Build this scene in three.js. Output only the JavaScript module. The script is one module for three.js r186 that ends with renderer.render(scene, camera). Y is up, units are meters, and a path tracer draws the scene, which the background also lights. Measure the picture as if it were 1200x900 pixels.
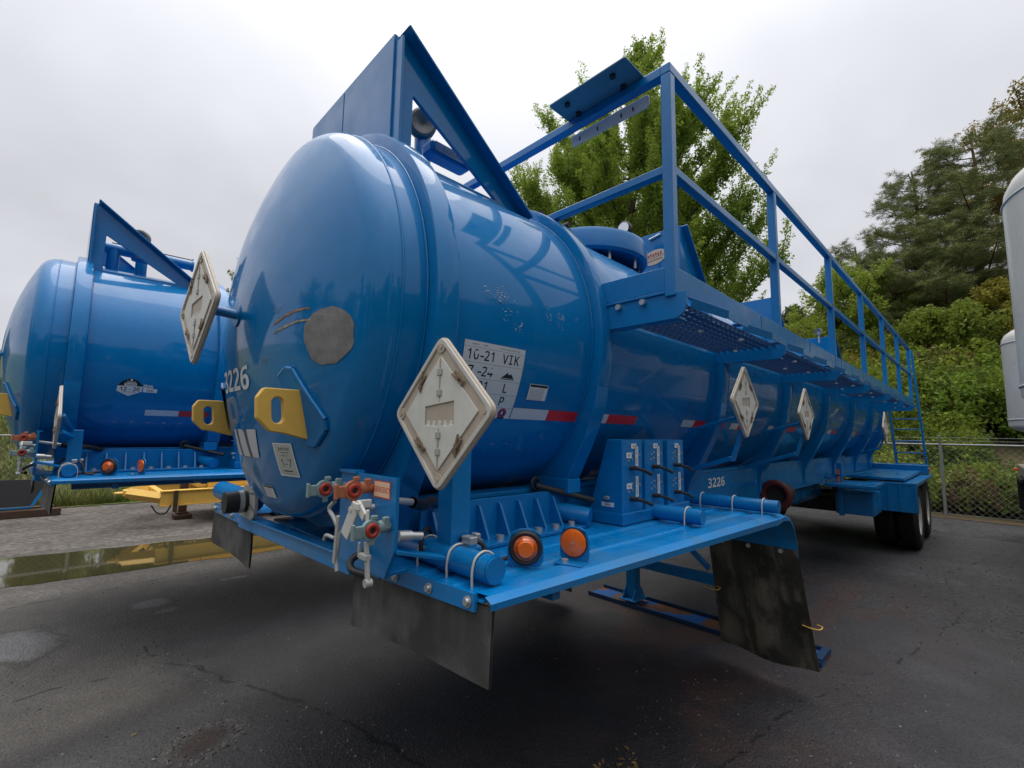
import * as THREE from 'three';
import { RoundedBoxGeometry } from 'three/addons/geometries/RoundedBoxGeometry.js';
import { mergeGeometries, toCreasedNormals } from 'three/addons/utils/BufferGeometryUtils.js';

/* ---------------------------------------------------------------- camera, sky, sun, exposure */
const scene = new THREE.Scene();
const camera = new THREE.PerspectiveCamera(79.32, 4 / 3, 0.05, 600);
camera.position.set(0, 1.65, 2.185);
{
  const m = new THREE.Matrix4().makeBasis(
    new THREE.Vector3(0.71416779, 0.01547684, 0.69980343),
    new THREE.Vector3(-0.08575133, 0.99415956, 0.06552467),
    new THREE.Vector3(-0.69470215, -0.10680468, 0.71132389));
  camera.quaternion.setFromRotationMatrix(m);
}
const renderer = new THREE.WebGLRenderer({ antialias: true });
renderer.toneMapping = THREE.LinearToneMapping;
renderer.toneMappingExposure = 1.95;
renderer.shadowMap.enabled = true;

function rng(seed) { let s = seed >>> 0; return () => { s |= 0; s = s + 0x6D2B79F5 | 0; let t = Math.imul(s ^ s >>> 15, 1 | s); t = t + Math.imul(t ^ t >>> 7, 61 | t) ^ t; return ((t ^ t >>> 14) >>> 0) / 4294967296; }; }
const hash2 = (x, y, s) => { let h = Math.imul(x, 374761393) ^ Math.imul(y, 668265263) ^ Math.imul(s, 2147483647); h = Math.imul(h ^ h >>> 13, 1274126177); return ((h ^ h >>> 16) >>> 0) / 4294967296; };
function vnoise(x, y, s = 1) {
  const xi = Math.floor(x), yi = Math.floor(y), fx = x - xi, fy = y - yi;
  const u = fx * fx * (3 - 2 * fx), v = fy * fy * (3 - 2 * fy);
  const a = hash2(xi, yi, s), b = hash2(xi + 1, yi, s), c = hash2(xi, yi + 1, s), d = hash2(xi + 1, yi + 1, s);
  return a + (b - a) * u + (c - a) * v + (a - b - c + d) * u * v;
}
function fbm(x, y, s = 1, o = 4) { let a = 0.5, t = 0, n = 0; for (let i = 0; i < o; i++) { t += a * vnoise(x, y, s + i); n += a; a *= 0.5; x *= 2.03; y *= 2.03; } return t / n; }
const clamp = (x, a = 0, b = 1) => Math.min(b, Math.max(a, x));
const sstep = (a, b, x) => { const t = clamp((x - a) / (b - a)); return t * t * (3 - 2 * t); };
const lerp = (a, b, t) => a + (b - a) * t;

const SUN = new THREE.Vector3(0.10, 0.92, -0.27).normalize();
{
  const W = 1024, H = 512, d = new Float32Array(W * H * 4);
  for (let j = 0; j < H; j++) {
    const el = (j + 0.5) / H * Math.PI - Math.PI / 2;
    for (let i = 0; i < W; i++) {
      const az = (i + 0.5) / W * 2 * Math.PI - Math.PI;
      const x = Math.cos(el) * Math.cos(az), y = Math.sin(el), z = Math.cos(el) * Math.sin(az);
      const up = Math.max(y, 0);
      let L = 0.32 + 1.05 * Math.pow(up, 5);
      const q = 1 / (0.35 + up), cx = x * q, cz = z * q;
      const n = fbm(cx * 1.6 + 7, cz * 1.6 + 3, 11, 5) - 0.5, n2 = fbm(cx * 5 + 1, cz * 5, 31, 4) - 0.5;
      L *= 1 + 0.42 * n + 0.20 * n2;
      const c = x * SUN.x + y * SUN.y + z * SUN.z;
      L += 0.12 * Math.exp(-(1 - c) * 6) + 0.14 * Math.exp(-(1 - c) * 2.6);
      const w = clamp((L - 0.42) / 0.4);
      const k = (j * W + i) * 4;
      d[k] = L * lerp(0.95, 0.985, w); d[k + 1] = L * lerp(0.965, 0.99, w); d[k + 2] = L * lerp(1.042, 1.025, w); d[k + 3] = 1;
    }
  }
  const t = new THREE.DataTexture(d, W, H, THREE.RGBAFormat, THREE.FloatType);
  t.mapping = THREE.EquirectangularReflectionMapping; t.magFilter = t.minFilter = THREE.LinearFilter; t.needsUpdate = true;
  scene.background = t; scene.environment = t;
}
const sun = new THREE.DirectionalLight(0xfff2e0, 0.6);
sun.position.copy(SUN).multiplyScalar(40).add(new THREE.Vector3(5, 0, 0)); sun.target.position.set(5, 0, 0);
sun.castShadow = true; sun.shadow.radius = 100; sun.shadow.mapSize.set(2048, 2048);
Object.assign(sun.shadow.camera, { left: -22, right: 22, top: 22, bottom: -22, near: 1, far: 90 });
scene.add(sun, sun.target);

/* ---------------------------------------------------------------- helpers */
const V = (x, y, z) => new THREE.Vector3(x, y, z);
const used = {};
function numbered(n) { const k = used[n] || 0; used[n] = k + 1; return k ? `${n}_${String(k).padStart(3, '0')}` : n; }
function boxUV(g) {
  const p = g.attributes.position, n = g.attributes.normal, uv = new Float32Array(p.count * 2);
  for (let i = 0; i < p.count; i += 3) {
    let ax = 0, ay = 0, az = 0;
    for (let k = 0; k < 3; k++) { ax += n.getX(i + k); ay += n.getY(i + k); az += n.getZ(i + k); }
    ax = Math.abs(ax); ay = Math.abs(ay); az = Math.abs(az);
    for (let k = 0; k < 3; k++) {
      const x = p.getX(i + k), y = p.getY(i + k), z = p.getZ(i + k);
      const u = ax > ay && ax > az ? z : x, v = ay >= ax && ay >= az ? z : y;
      uv[(i + k) * 2] = u; uv[(i + k) * 2 + 1] = v;
    }
  }
  g.setAttribute('uv', new THREE.BufferAttribute(uv, 2)); return g;
}
function flat(g) {
  if (g.index) g = g.toNonIndexed();
  for (const k of Object.keys(g.attributes)) if (!['position', 'normal', 'uv'].includes(k)) g.deleteAttribute(k);
  if (!g.attributes.normal) g.computeVertexNormals();
  if (!g.attributes.uv) g.setAttribute('uv', new THREE.BufferAttribute(new Float32Array(g.attributes.position.count * 2), 2));
  return g;
}
function join(list) { const a = (Array.isArray(list) ? list : [list]).map(flat); return a.length > 1 ? mergeGeometries(a) : a[0]; }
function mesh(name, geos, mat, keepUV) {
  let g = join(geos); if (!keepUV) boxUV(g);
  const m = new THREE.Mesh(g, mat); m.name = name; m.castShadow = m.receiveShadow = true; return m;
}
function part(parent, name, geos, mat, keepUV) {
  const m = mesh(name, geos, mat, keepUV);
  if (parent.isGroup) m.position.copy(parent.position).sub(parent.userData2 || V(0, 0, 0)).negate();
  parent.add(m); return m;
}
// a Group at the thing's base; children are given in the coordinates of «frame» (world shifted by D)
const offs = new Map();
function thing(name, label, category, base, group, D = V(0, 0, 0)) {
  const o = new THREE.Group(); o.name = numbered(name); o.position.copy(base).add(D); o.userData2 = D;
  o.userData.label = label; o.userData.category = category; if (group) o.userData.group = group;
  scene.add(o); return o;
}
function solo(name, label, category, geos, mat, group, keepUV) {
  const m = mesh(numbered(name), geos, mat, keepUV); m.userData.label = label; m.userData.category = category; if (group) m.userData.group = group; scene.add(m); return m;
}
function struct(name, geos, mat, label, keepUV) { const m = mesh(name, geos, mat, keepUV); m.userData.kind = 'structure'; if (label) m.userData.label = label; scene.add(m); return m; }
function put(parent, name, geo, mat, mtx) { // shared geometry placed by a matrix
  const m = new THREE.Mesh(geo, mat); m.name = name; m.castShadow = m.receiveShadow = true;
  mtx.decompose(m.position, m.quaternion, m.scale);
  if (parent.isGroup) m.position.sub(parent.position).add(parent.userData2);
  parent.add(m); return m;
}
const prep = (g) => boxUV(flat(g));
const box = (w, h, d, x, y, z, r = 0.004) => (r > 0 ? new RoundedBoxGeometry(w, h, d, 1, Math.min(r, w * 0.45, h * 0.45, d * 0.45)) : new THREE.BoxGeometry(w, h, d)).translate(x, y, z);
const span = (x0, x1, y0, y1, z0, z1, r) => box(x1 - x0, y1 - y0, z1 - z0, (x0 + x1) / 2, (y0 + y1) / 2, (z0 + z1) / 2, r);
function orient(g, a, b) { // geometry along Y, centred -> from a to b
  const d = b.clone().sub(a), q = new THREE.Quaternion().setFromUnitVectors(V(0, 1, 0), d.clone().normalize());
  return g.applyQuaternion(q).translate((a.x + b.x) / 2, (a.y + b.y) / 2, (a.z + b.z) / 2);
}
const rod = (a, b, r, seg = 12, r2) => orient(new THREE.CylinderGeometry(r2 ?? r, r, a.distanceTo(b), seg), a, b);
const bar = (a, b, w, d, r = 0.004) => orient(new RoundedBoxGeometry(w, a.distanceTo(b), d, 1, Math.min(r, w * .4, d * .4)), a, b);
const tube = (pts, r, seg = 24, rs = 8) => new THREE.TubeGeometry(new THREE.CatmullRomCurve3(pts), seg, r, rs);
function ext(pts, depth, bevel = 0.003) { // polygon in XY, extruded along +Z
  const s = !Array.isArray(pts) ? pts : new THREE.Shape(pts.map((p) => new THREE.Vector2(p[0], p[1])));
  return new THREE.ExtrudeGeometry(s, { depth, bevelEnabled: bevel > 0, bevelThickness: bevel, bevelSize: bevel, bevelSegments: 1, steps: 1, curveSegments: 10 });
}
// polygon given in (z, y), extruded along +X from x0
const extX = (pts, x0, depth, bevel) => ext(pts.map(([z, y]) => [-z, y]), depth, bevel).rotateY(Math.PI / 2).translate(x0, 0, 0);
const latheX = (pts, seg, y, z = 0, crease) => { let g = new THREE.LatheGeometry(pts.map(([x, r]) => new THREE.Vector2(r, x)), seg).rotateZ(-Math.PI / 2).translate(0, y, z); return crease ? toCreasedNormals(g, 0.6) : g; };
function roundPoly(pts, r) { // shape with rounded corners
  const s = new THREE.Shape(), n = pts.length;
  for (let i = 0; i < n; i++) {
    const p = pts[i], a = pts[(i + n - 1) % n], b = pts[(i + 1) % n];
    const da = Math.hypot(a[0] - p[0], a[1] - p[1]), db = Math.hypot(b[0] - p[0], b[1] - p[1]);
    const A = [p[0] + (a[0] - p[0]) / da * r, p[1] + (a[1] - p[1]) / da * r], Bq = [p[0] + (b[0] - p[0]) / db * r, p[1] + (b[1] - p[1]) / db * r];
    i ? s.lineTo(A[0], A[1]) : s.moveTo(A[0], A[1]);
    s.quadraticCurveTo(p[0], p[1], Bq[0], Bq[1]);
  }
  s.closePath(); return s;
}
const M4 = (x, y, z, rx = 0, ry = 0, rz = 0, s = 1) => new THREE.Matrix4().compose(V(x, y, z), new THREE.Quaternion().setFromEuler(new THREE.Euler(rx, ry, rz, 'YXZ')), V(s, s, s));

/* ---------------------------------------------------------------- textures */
function dataTex(W, H, fn, srgb, repeat = 1) {
  const d = new Uint8Array(W * H * 4);
  for (let j = 0; j < H; j++) for (let i = 0; i < W; i++) { const c = fn(i, j); const k = (j * W + i) * 4; d[k] = clamp(c[0]) * 255; d[k + 1] = clamp(c[1]) * 255; d[k + 2] = clamp(c[2]) * 255; d[k + 3] = c[3] === undefined ? 255 : clamp(c[3]) * 255; }
  const t = new THREE.DataTexture(d, W, H, THREE.RGBAFormat); t.wrapS = t.wrapT = THREE.RepeatWrapping; t.magFilter = THREE.LinearFilter; t.minFilter = THREE.LinearMipmapLinearFilter; t.generateMipmaps = true;
  if (srgb) t.colorSpace = THREE.SRGBColorSpace; t.repeat.set(repeat, repeat); t.needsUpdate = true; return t;
}
const toS = (v) => v <= 0.0031308 ? 12.92 * v : 1.055 * Math.pow(v, 1 / 2.4) - 0.055;
// tileable fbm on an n-periodic lattice
function tfbm(u, v, per, s, o = 4) { let a = 0.5, t = 0, n = 0, f = per; for (let i = 0; i < o; i++) { const x = u * f, y = v * f, xi = Math.floor(x), yi = Math.floor(y), fx = x - xi, fy = y - yi; const su = fx * fx * (3 - 2 * fx), sv = fy * fy * (3 - 2 * fy); const H = (p, q) => hash2(((p % f) + f) % f, ((q % f) + f) % f, s + i); t += a * lerp(lerp(H(xi, yi), H(xi + 1, yi), su), lerp(H(xi, yi + 1), H(xi + 1, yi + 1), su), sv); n += a; a *= 0.5; f *= 2; } return t / n; }
function canvasTex(w, h, draw) {
  const c = document.createElement('canvas'); c.width = w; c.height = h; const x = c.getContext('2d'); draw(x, w, h);
  const t = new THREE.CanvasTexture(c); t.colorSpace = THREE.SRGBColorSpace; t.magFilter = THREE.LinearFilter; return t;
}
/* ---------------------------------------------------------------- materials */
const lin = (r, g, b) => new THREE.Color().setRGB(r, g, b);
const std = (c, rough, metal = 0, o = {}) => new THREE.MeshStandardMaterial({ color: c, roughness: rough, metalness: metal, ...o });
const grime = dataTex(512, 512, (i, j) => { const n = tfbm(i / 512, j / 512, 4, 5, 5), f = tfbm(i / 512, j / 512, 64, 9, 2); const v = 0.88 + 0.2 * (n - 0.5) + 0.10 * (f - 0.5); return [v, v, v]; }, false, 0.6);
const grimeRough = dataTex(512, 512, (i, j) => { const n = tfbm(i / 512, j / 512, 8, 25, 5); const v = 0.5 + 0.9 * (n - 0.5); return [v, v, v]; }, false, 0.9);
const ripple = dataTex(256, 256, (i, j) => { const n = tfbm(i / 256, j / 256, 4, 45, 2); return [n, n, n]; }, false, 0.8);
const BLUE = [0.0001, 0.192, 0.50];
const paint = new THREE.MeshPhysicalMaterial({ color: lin(...BLUE), roughness: 0.42, roughnessMap: grimeRough, map: grime, clearcoat: 0.72, clearcoatRoughness: 0.06, bumpMap: ripple, bumpScale: 0.0012, specularIntensity: 0.15 });
paint.roughness = 0.8;
const paintTrim = new THREE.MeshPhysicalMaterial({ color: lin(0.0001, 0.198, 0.52), roughness: 0.8, roughnessMap: grimeRough, map: grime, specularIntensity: 0.4, clearcoat: 0.7, clearcoatRoughness: 0.22 });
const deckMap = dataTex(1024, 1024, (i, j) => {
  const u = i / 1024, v = j / 1024, n = tfbm(u, v, 6, 71, 5), s = tfbm(u, v * 0.25, 24, 77, 3), sp = hash2(i, j, 4) > 0.9985;
  const d = sstep(0.48, 0.75, n) * 0.45 + sstep(0.58, 0.8, s) * 0.25; let c = [lerp(0.0004, 0.06, d), lerp(0.215, 0.17, d), lerp(0.57, 0.29, d)];
  if (sp) c = [0.4, 0.45, 0.5]; return c.map(toS);
}, true, 0.8);
const paintDeck = new THREE.MeshPhysicalMaterial({ color: 0xffffff, map: deckMap, roughness: 0.75, roughnessMap: grimeRough, specularIntensity: 0.5, clearcoat: 0.5, clearcoatRoughness: 0.25 });
const white = std(lin(0.76, 0.755, 0.69), 0.45, 0, { map: grime });
const beige = std(lin(0.55, 0.47, 0.37), 0.5, 0, { map: grime });
const rimWhite = std(lin(0.66, 0.64, 0.58), 0.45, 0, { map: grime });
const zinc = std(lin(0.55, 0.56, 0.55), 0.4, 0.7);
const steelGrey = std(lin(0.48, 0.49, 0.47), 0.55, 0.2, { map: grime });
const bronze = std(lin(0.24, 0.17, 0.115), 0.5, 0.4);
const orangeMetal = std(lin(0.50, 0.17, 0.08), 0.6, 0.1, { map: grime });
const tealMetal = std(lin(0.30, 0.42, 0.42), 0.55, 0.3, { map: grime });
const sealRed = std(lin(0.36, 0.035, 0.02), 0.55);
const dark = std(lin(0.012, 0.012, 0.013), 0.6);
const black = std(lin(0.02, 0.02, 0.022), 0.5);
const lensOrange = new THREE.MeshPhysicalMaterial({ color: lin(0.90, 0.15, 0.004), roughness: 0.25, clearcoat: 1, clearcoatRoughness: 0.08 });
const lensDeep = new THREE.MeshPhysicalMaterial({ color: lin(0.62, 0.10, 0.006), roughness: 0.25, clearcoat: 1, clearcoatRoughness: 0.1 });
const yellow = std(lin(0.86, 0.53, 0.10), 0.5, 0, { map: grime, bumpMap: ripple, bumpScale: 0.0015 });
const rubberTex = dataTex(512, 512, (i, j) => {
  const u = i / 512, v = j / 512, n = tfbm(u, v, 5, 91, 5), st = tfbm(u * 1, 0.12 * v, 16, 95, 4);
  const h = hash2(i >> 1, j >> 1, 8), m = sstep(0.35, 0.75, n) * 0.8 + sstep(0.5, 0.75, st) * 0.25; const b = lerp(0.055, 0.15, m) * (.85 + .3 * h); return [toS(b), toS(b * 0.98), toS(b * 0.95)];
}, true, 1.3);
const rubber = std(0xffffff, 0.75, 0, { map: rubberTex, bumpMap: rubberTex, bumpScale: 0.002 });
const flapTex = dataTex(512, 512, (i, j) => {
  const u = i / 512, v = j / 512, n = fbm(u * 5, v * 5, 191, 5), st = fbm(u * 15 + 2 * n, v * 2.0, 195, 4), sp = fbm(u * 30, v * 30, 44, 3), h = hash2(i >> 1, j >> 1, 6);
  let m = sstep(0.42, 0.72, st) * sstep(0.3, 0.62, n) * .55 + sstep(.35, .75, n) * .22 + sstep(0.62, 0.75, sp) * .18 * sstep(.4, .6, st); m = Math.max(m, .75 * sstep(.25, .02, Math.hypot((u - .12) * 1.2, v - .16) + .25 * (n - .5))); m *= .85 + .3 * h;
  return [lerp(0.035, 0.21, m), lerp(0.033, 0.195, m), lerp(0.029, 0.155, m)].map(toS);
}, true, 1);
flapTex.wrapS = flapTex.wrapT = THREE.ClampToEdgeWrapping;
const mudRubber = std(0xffffff, 0.7, 0, { map: flapTex });
const tyreMat = std(lin(0.017, 0.017, 0.018), 0.85, 0, { bumpMap: ripple, bumpScale: 0.003 });
const rustTex = dataTex(512, 512, (i, j) => {
  const u = i / 512, v = j / 512, n = tfbm(u, v, 4, 131, 5), m = tfbm(u, v, 12, 137, 4); const k = sstep(0.42, 0.52, n);
  const r = [lerp(0.20, 0.09, m), lerp(0.085, 0.035, m), lerp(0.035, 0.018, m)], b = [0.006, 0.09, 0.30];
  return [0, 1, 2].map((q) => toS(lerp(b[q], r[q], k)));
}, true, 1.1);
const rusty = std(0xffffff, 0.8, 0, { map: rustTex });
const wood = std(lin(0.075, 0.04, 0.025), 0.85, 0, { map: grime });
const galv = std(lin(0.30, 0.31, 0.31), 0.55, 0.5);
const greyPaint = new THREE.MeshPhysicalMaterial({ color: lin(0.58, 0.58, 0.55), roughness: 0.45, clearcoat: 0.4, clearcoatRoughness: 0.2, map: grime });
const hoseMat = std(lin(0.02, 0.02, 0.021), 0.5);
const tapeWhite = std(lin(0.62, 0.63, 0.66), 0.35), tapeRed = std(lin(0.62, 0.012, 0.014), 0.35);
const glass = new THREE.MeshPhysicalMaterial({ color: lin(0.75, 0.77, 0.8), roughness: 0.12, metalness: 0.6, clearcoat: 1 });
/* ---------------------------------------------------------------- ground */
const grainTex = dataTex(1024, 1024, (i, j) => {
  const u = i / 1024, v = j / 1024; const a = tfbm(u, v, 160, 3, 2), b = tfbm(u, v, 40, 13, 3), st = tfbm(u, v, 220, 23, 1);
  let h = 0.42 * a + 0.34 * b + 0.24 * sstep(0.55, 0.8, st); return [h, h, h];
}, false, 1 / 1.7);
const grainTex2 = grainTex.clone(); grainTex2.repeat.set(1 / 1.7, 1 / 1.7); grainTex2.needsUpdate = true;
function asphaltTone(x, z) { // real colour of the surface: bitumen, worn grey areas, patches, rust, silt and oil stains
  const big = fbm(x * 0.35 + 3, z * 0.35 + 9, 201, 4), mid = fbm(x * 1.3, z * 1.3, 211, 4), fine = fbm(x * 6, z * 6, 221, 3), blot = fbm(x * 3.1 + 4, z * 3.1, 261, 4);
  const worn = clamp(0.55 * sstep(1.5, -0.8, x + 0.35 * z + 2.0 * (mid - 0.5)) + 0.75 * sstep(-3.2, -7.5, z + 1.2 * (big - .5)) + 0.14 * sstep(3.6, 6.5, x + .5 * z + 2 * (big - .5)));
  let b = lerp(0.047, 0.108, worn) * (0.62 + 0.76 * mid) * (0.80 + 0.4 * fine) * (0.8 + 0.4 * big) * (0.82 + .36 * blot);
  let c = [b * lerp(1.0, 1.05, worn), b, b * lerp(1.03, 0.95, worn)];
  const dry = sstep(-6.6, -7.2, z) * 0.5; c = c.map((q, k) => lerp(q, [0.068, 0.062, 0.061][k] * (0.55 + 0.9 * mid) * (.7 + .6 * blot), dry));
  // black patch with a saw-cut edge, and its ragged darker seam
  const jx = .10 * (fine - .5) + .14 * (blot - .5), patch = Math.max(sstep(.62, .74, x + jx) * sstep(-2.9, -2.2, z + jx), sstep(-1.48, -1.22, z + jx + .10 * x)); c = c.map((q, k) => q * lerp([1.12, 1.06, 0.98][k], [0.74, 0.73, 0.77][k], patch));
  const band = Math.exp(-Math.pow((x * .35 + z + 1.25 + .25 * (mid - .5)) / .16, 2)) * sstep(-.9, .2, x) * (1 - sstep(.9, 1.4, x)); c = c.map((q) => q * (1 - .35 * band));
  const ox = x - 2.35, oz = z - 0.45, oil = Math.exp(-(ox * ox * 0.42 + oz * oz * 0.62)) * sstep(0.24, 0.52, fbm(x * 1.2 + 2, z * 1.2 + 4, 241, 4)); c = c.map((q, k) => q * (1 - [.40, .44, .42][k] * oil));
  const damp = (Math.exp(-Math.pow((z + 4.80 + .12 * (blot - .5)) / .16, 2)) + Math.exp(-Math.pow((z + 6.55 - .03 * x + .2 * (blot - .5)) / .18, 2))) * (1 - sstep(3.2, 4, x)); c = c.map((q) => q * (1 - .45 * damp));
  const rx = x - 2.95, rz = z - 0.72; const ru = Math.exp(-(rx * rx * 1.6 + rz * rz * 2.2)) * sstep(0.36, 0.6, fbm(x * 2.4 + 5, z * 2.4, 231, 4));
  const r3x = x - 3.9, r3z = z - 0.2, ru3 = Math.exp(-(r3x * r3x * 1.4 + r3z * r3z * 1.6)) * sstep(.35, .6, fbm(x * 3, z * 3 + 7, 237, 4)), r2x = x - 5.6, r2z = z - 1.0; const ru2 = Math.exp(-(r2x * r2x * 0.6 + r2z * r2z * 2.2)) * sstep(0.36, 0.62, fbm(x * 2 + 1, z * 4, 233, 4));
  const R = clamp(ru + ru2 * 0.9 + ru3); c = c.map((q, k) => lerp(q, [0.078, 0.040, 0.030][k] * (.6 + .8 * blot), R * 0.72));
  // pale dried silt
  for (const [sx, sz, a, d] of [[-.12, -3.02, .30, .40], [.74, -3.46, .15, .13], [.83, -3.14, .11, .07], [1.6, -3.8, .2, .08]]) { const dd = Math.hypot((x - sx) / a, (z - sz) / d) + 1.1 * (blot - .5) + .7 * (fine - .5), k = (1 - sstep(.55, 1.15, dd)) * (.55 + .6 * mid), ring = Math.exp(-Math.pow((dd - 1.1) / .1, 2)); c = c.map((q, n) => lerp(q * (1 - .3 * ring), [.185, .185, .19][n] * (.8 + .4 * mid), k * .9)); }
  // crumbled, rusty hollow
  { const dd = Math.hypot((x - .70) / .13, (z + .83) / .10) + 1.2 * (fine - .5) + .8 * (blot - .5), k = (1 - sstep(.6, 1.05, dd)) * .85, ring = Math.exp(-Math.pow((dd - 1.25) / .25, 2)); c = c.map((q, n) => lerp(lerp(q, [.15, .13, .105][n], ring * .4 * fine), [.026, .015, .011][n], k)); }
  return c;
}
function crackAt(x, z) { // distance-like value to a few crack lines
  let k = 0;
  const line = (pts, w) => { for (let i = 0; i + 1 < pts.length; i++) { const [ax, az] = pts[i], [bx, bz] = pts[i + 1]; const dx = bx - ax, dz = bz - az, t = clamp(((x - ax) * dx + (z - az) * dz) / (dx * dx + dz * dz)); const d = Math.hypot(x - ax - dx * t + 0.06 * (vnoise(x * 9, z * 9, 7) - .5), z - az - dz * t + 0.06 * (vnoise(x * 9, z * 9, 8) - .5)); k = Math.max(k, 1 - sstep(w * 0.4, w, d)); } };
  line([[0.62, -2.6], [0.62, -2.2], [0.86, -1.7], [1.05, -1.2], [1.28, -0.6], [1.45, 0.1]], 0.020);
  line([[4.6, 1.6], [6.2, 1.9], [8, 1.7], [11, 2.4]], 0.014);
  line([[-0.4, -4.1], [0.4, -4.2], [1.4, -4.35]], 0.02);
  line([[5.6, 3.2], [7.5, 2.3], [9.5, 2.0]], 0.010);
  line([[-.6, -1.95], [.1, -2.05], [.5, -1.98]], .014); line([[1.9, .95], [2.4, 1.15], [3.3, 1.2], [4.4, 1.55]], .012); line([[3.0, -4.2], [3.3, -3.2], [3.1, -2.0]], .014);
  return k;
}
function groundTex(N, x0, z0, size) {
  return dataTex(N, N, (i, j) => {
    const x = x0 + (i + 0.5) / N * size, z = z0 + (1 - (j + 0.5) / N) * size;
    let c = asphaltTone(x, z);
    const s = 0.6 + 0.8 * hash2(i, j, 301), s2 = 0.72 + 0.56 * hash2(i >> 1, j >> 1, 303); c = c.map((q) => q * s * s2);
    if (hash2(i, j, 307) > 0.9982) { const l = 0.09 + 0.14 * hash2(i, j, 309); c = [l, l * 0.95, l * 0.88]; }
    const k = crackAt(x, z); c = c.map((q) => q * (1 - 0.78 * k));
    return c.map(toS);
  }, true, 1);
}
const gmat = (map, ro = 0.70) => std(0xffffff, ro, 0, { map, bumpMap: grainTex, bumpScale: 0.011 });
function gplane(x0, z0, sx, sz, y, rep) { // uv 0..1 for the unique maps; bump uses its own repeat over the same uv
  const g = new THREE.PlaneGeometry(sx, sz, 1, 1).rotateX(-Math.PI / 2).translate(x0 + sx / 2, y, z0 + sz / 2); return g;
}
{
  const NX = -1.6, NZ = -6.6, NS = 13;
  // base ground sheet to the horizon
  const baseMap = dataTex(1024, 1024, (i, j) => { const u = i / 1024, v = j / 1024; const a = tfbm(u, v, 5, 401, 6), b = 0.7 + 0.6 * hash2(i, j, 403); const q = 0.05 * (0.6 + 0.8 * a) * b; return [q * 1.04, q, q * 0.97].map(toS); }, true, 1 / 9);
  struct('ground', boxUV(flat(new THREE.PlaneGeometry(700, 700).rotateX(-Math.PI / 2).translate(0, -0.008, 0))), std(0xffffff, 0.9, 0, { map: baseMap, bumpMap: grainTex2, bumpScale: 0.006 }), 'dark asphalt yard ground');
  const farM = gmat(groundTex(1024, -16, -14, 31), 0.92); farM.bumpMap = grainTex.clone(); farM.bumpMap.repeat.set(31 / 1.7, 31 / 1.7); farM.bumpMap.needsUpdate = true;
  struct('asphalt_yard', gplane(-16, -14, 31, 31, -0.004), farM, 'worn asphalt of the trailer yard', true);
  const nearM = gmat(groundTex(1024, NX, NZ, NS)); nearM.bumpMap = grainTex.clone(); nearM.bumpMap.repeat.set(NS / 1.7, NS / 1.7); nearM.bumpMap.needsUpdate = true;
  struct('asphalt_pavement', gplane(NX, NZ, NS, NS, 0), nearM, 'stained and cracked asphalt under the front of the trailers', true);
  const FX = -.9, FZ = -4.3, FS = 6.6, foreM = gmat(groundTex(2048, FX, FZ, FS)); foreM.bumpMap = grainTex.clone(); foreM.bumpMap.repeat.set(FS / 1.7, FS / 1.7); foreM.bumpMap.needsUpdate = true;
  struct('asphalt_foreground', gplane(FX, FZ, FS, FS, 0.004), foreM, 'dark patched asphalt in the foreground, stained black and rust brown', true);
}
function blob(pts, y, n = 6, seed = 1, amp = 0.06) { // irregular flat outline
  const c = new THREE.CatmullRomCurve3(pts.map(([x, z]) => V(x, 0, z)), true), P = c.getPoints(pts.length * n).slice(0, -1);
  const s = new THREE.Shape(P.map((p) => new THREE.Vector2(p.x + amp * (vnoise(p.x * 4, p.z * 4, seed) - .5), -(p.z + amp * (vnoise(p.x * 4 + 9, p.z * 4, seed + 1) - .5)))));
  return new THREE.ShapeGeometry(s, 4).rotateX(-Math.PI / 2).translate(0, y, 0);
}
const water = new THREE.MeshPhysicalMaterial({ color: lin(0.05, 0.047, 0.022), roughness: 0.04, ior: 1.34, specularIntensity: 1, clearcoat: 0.35, clearcoatRoughness: 0.04 });
struct('puddle', blob([[-7, -5.5], [-4, -5.05], [-1.6, -4.95], [-0.2, -4.93], [1.2, -4.85], [2.4, -4.80], [3.4, -4.95], [3.6, -5.5], [3.0, -6.05], [1.9, -6.2], [0.6, -6.38], [-0.4, -6.5], [-2, -6.6], [-5, -6.9], [-7.5, -6.3]], 0.004, 8, 3, 0.10), water, 'long still puddle reflecting the bank', true);
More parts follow.
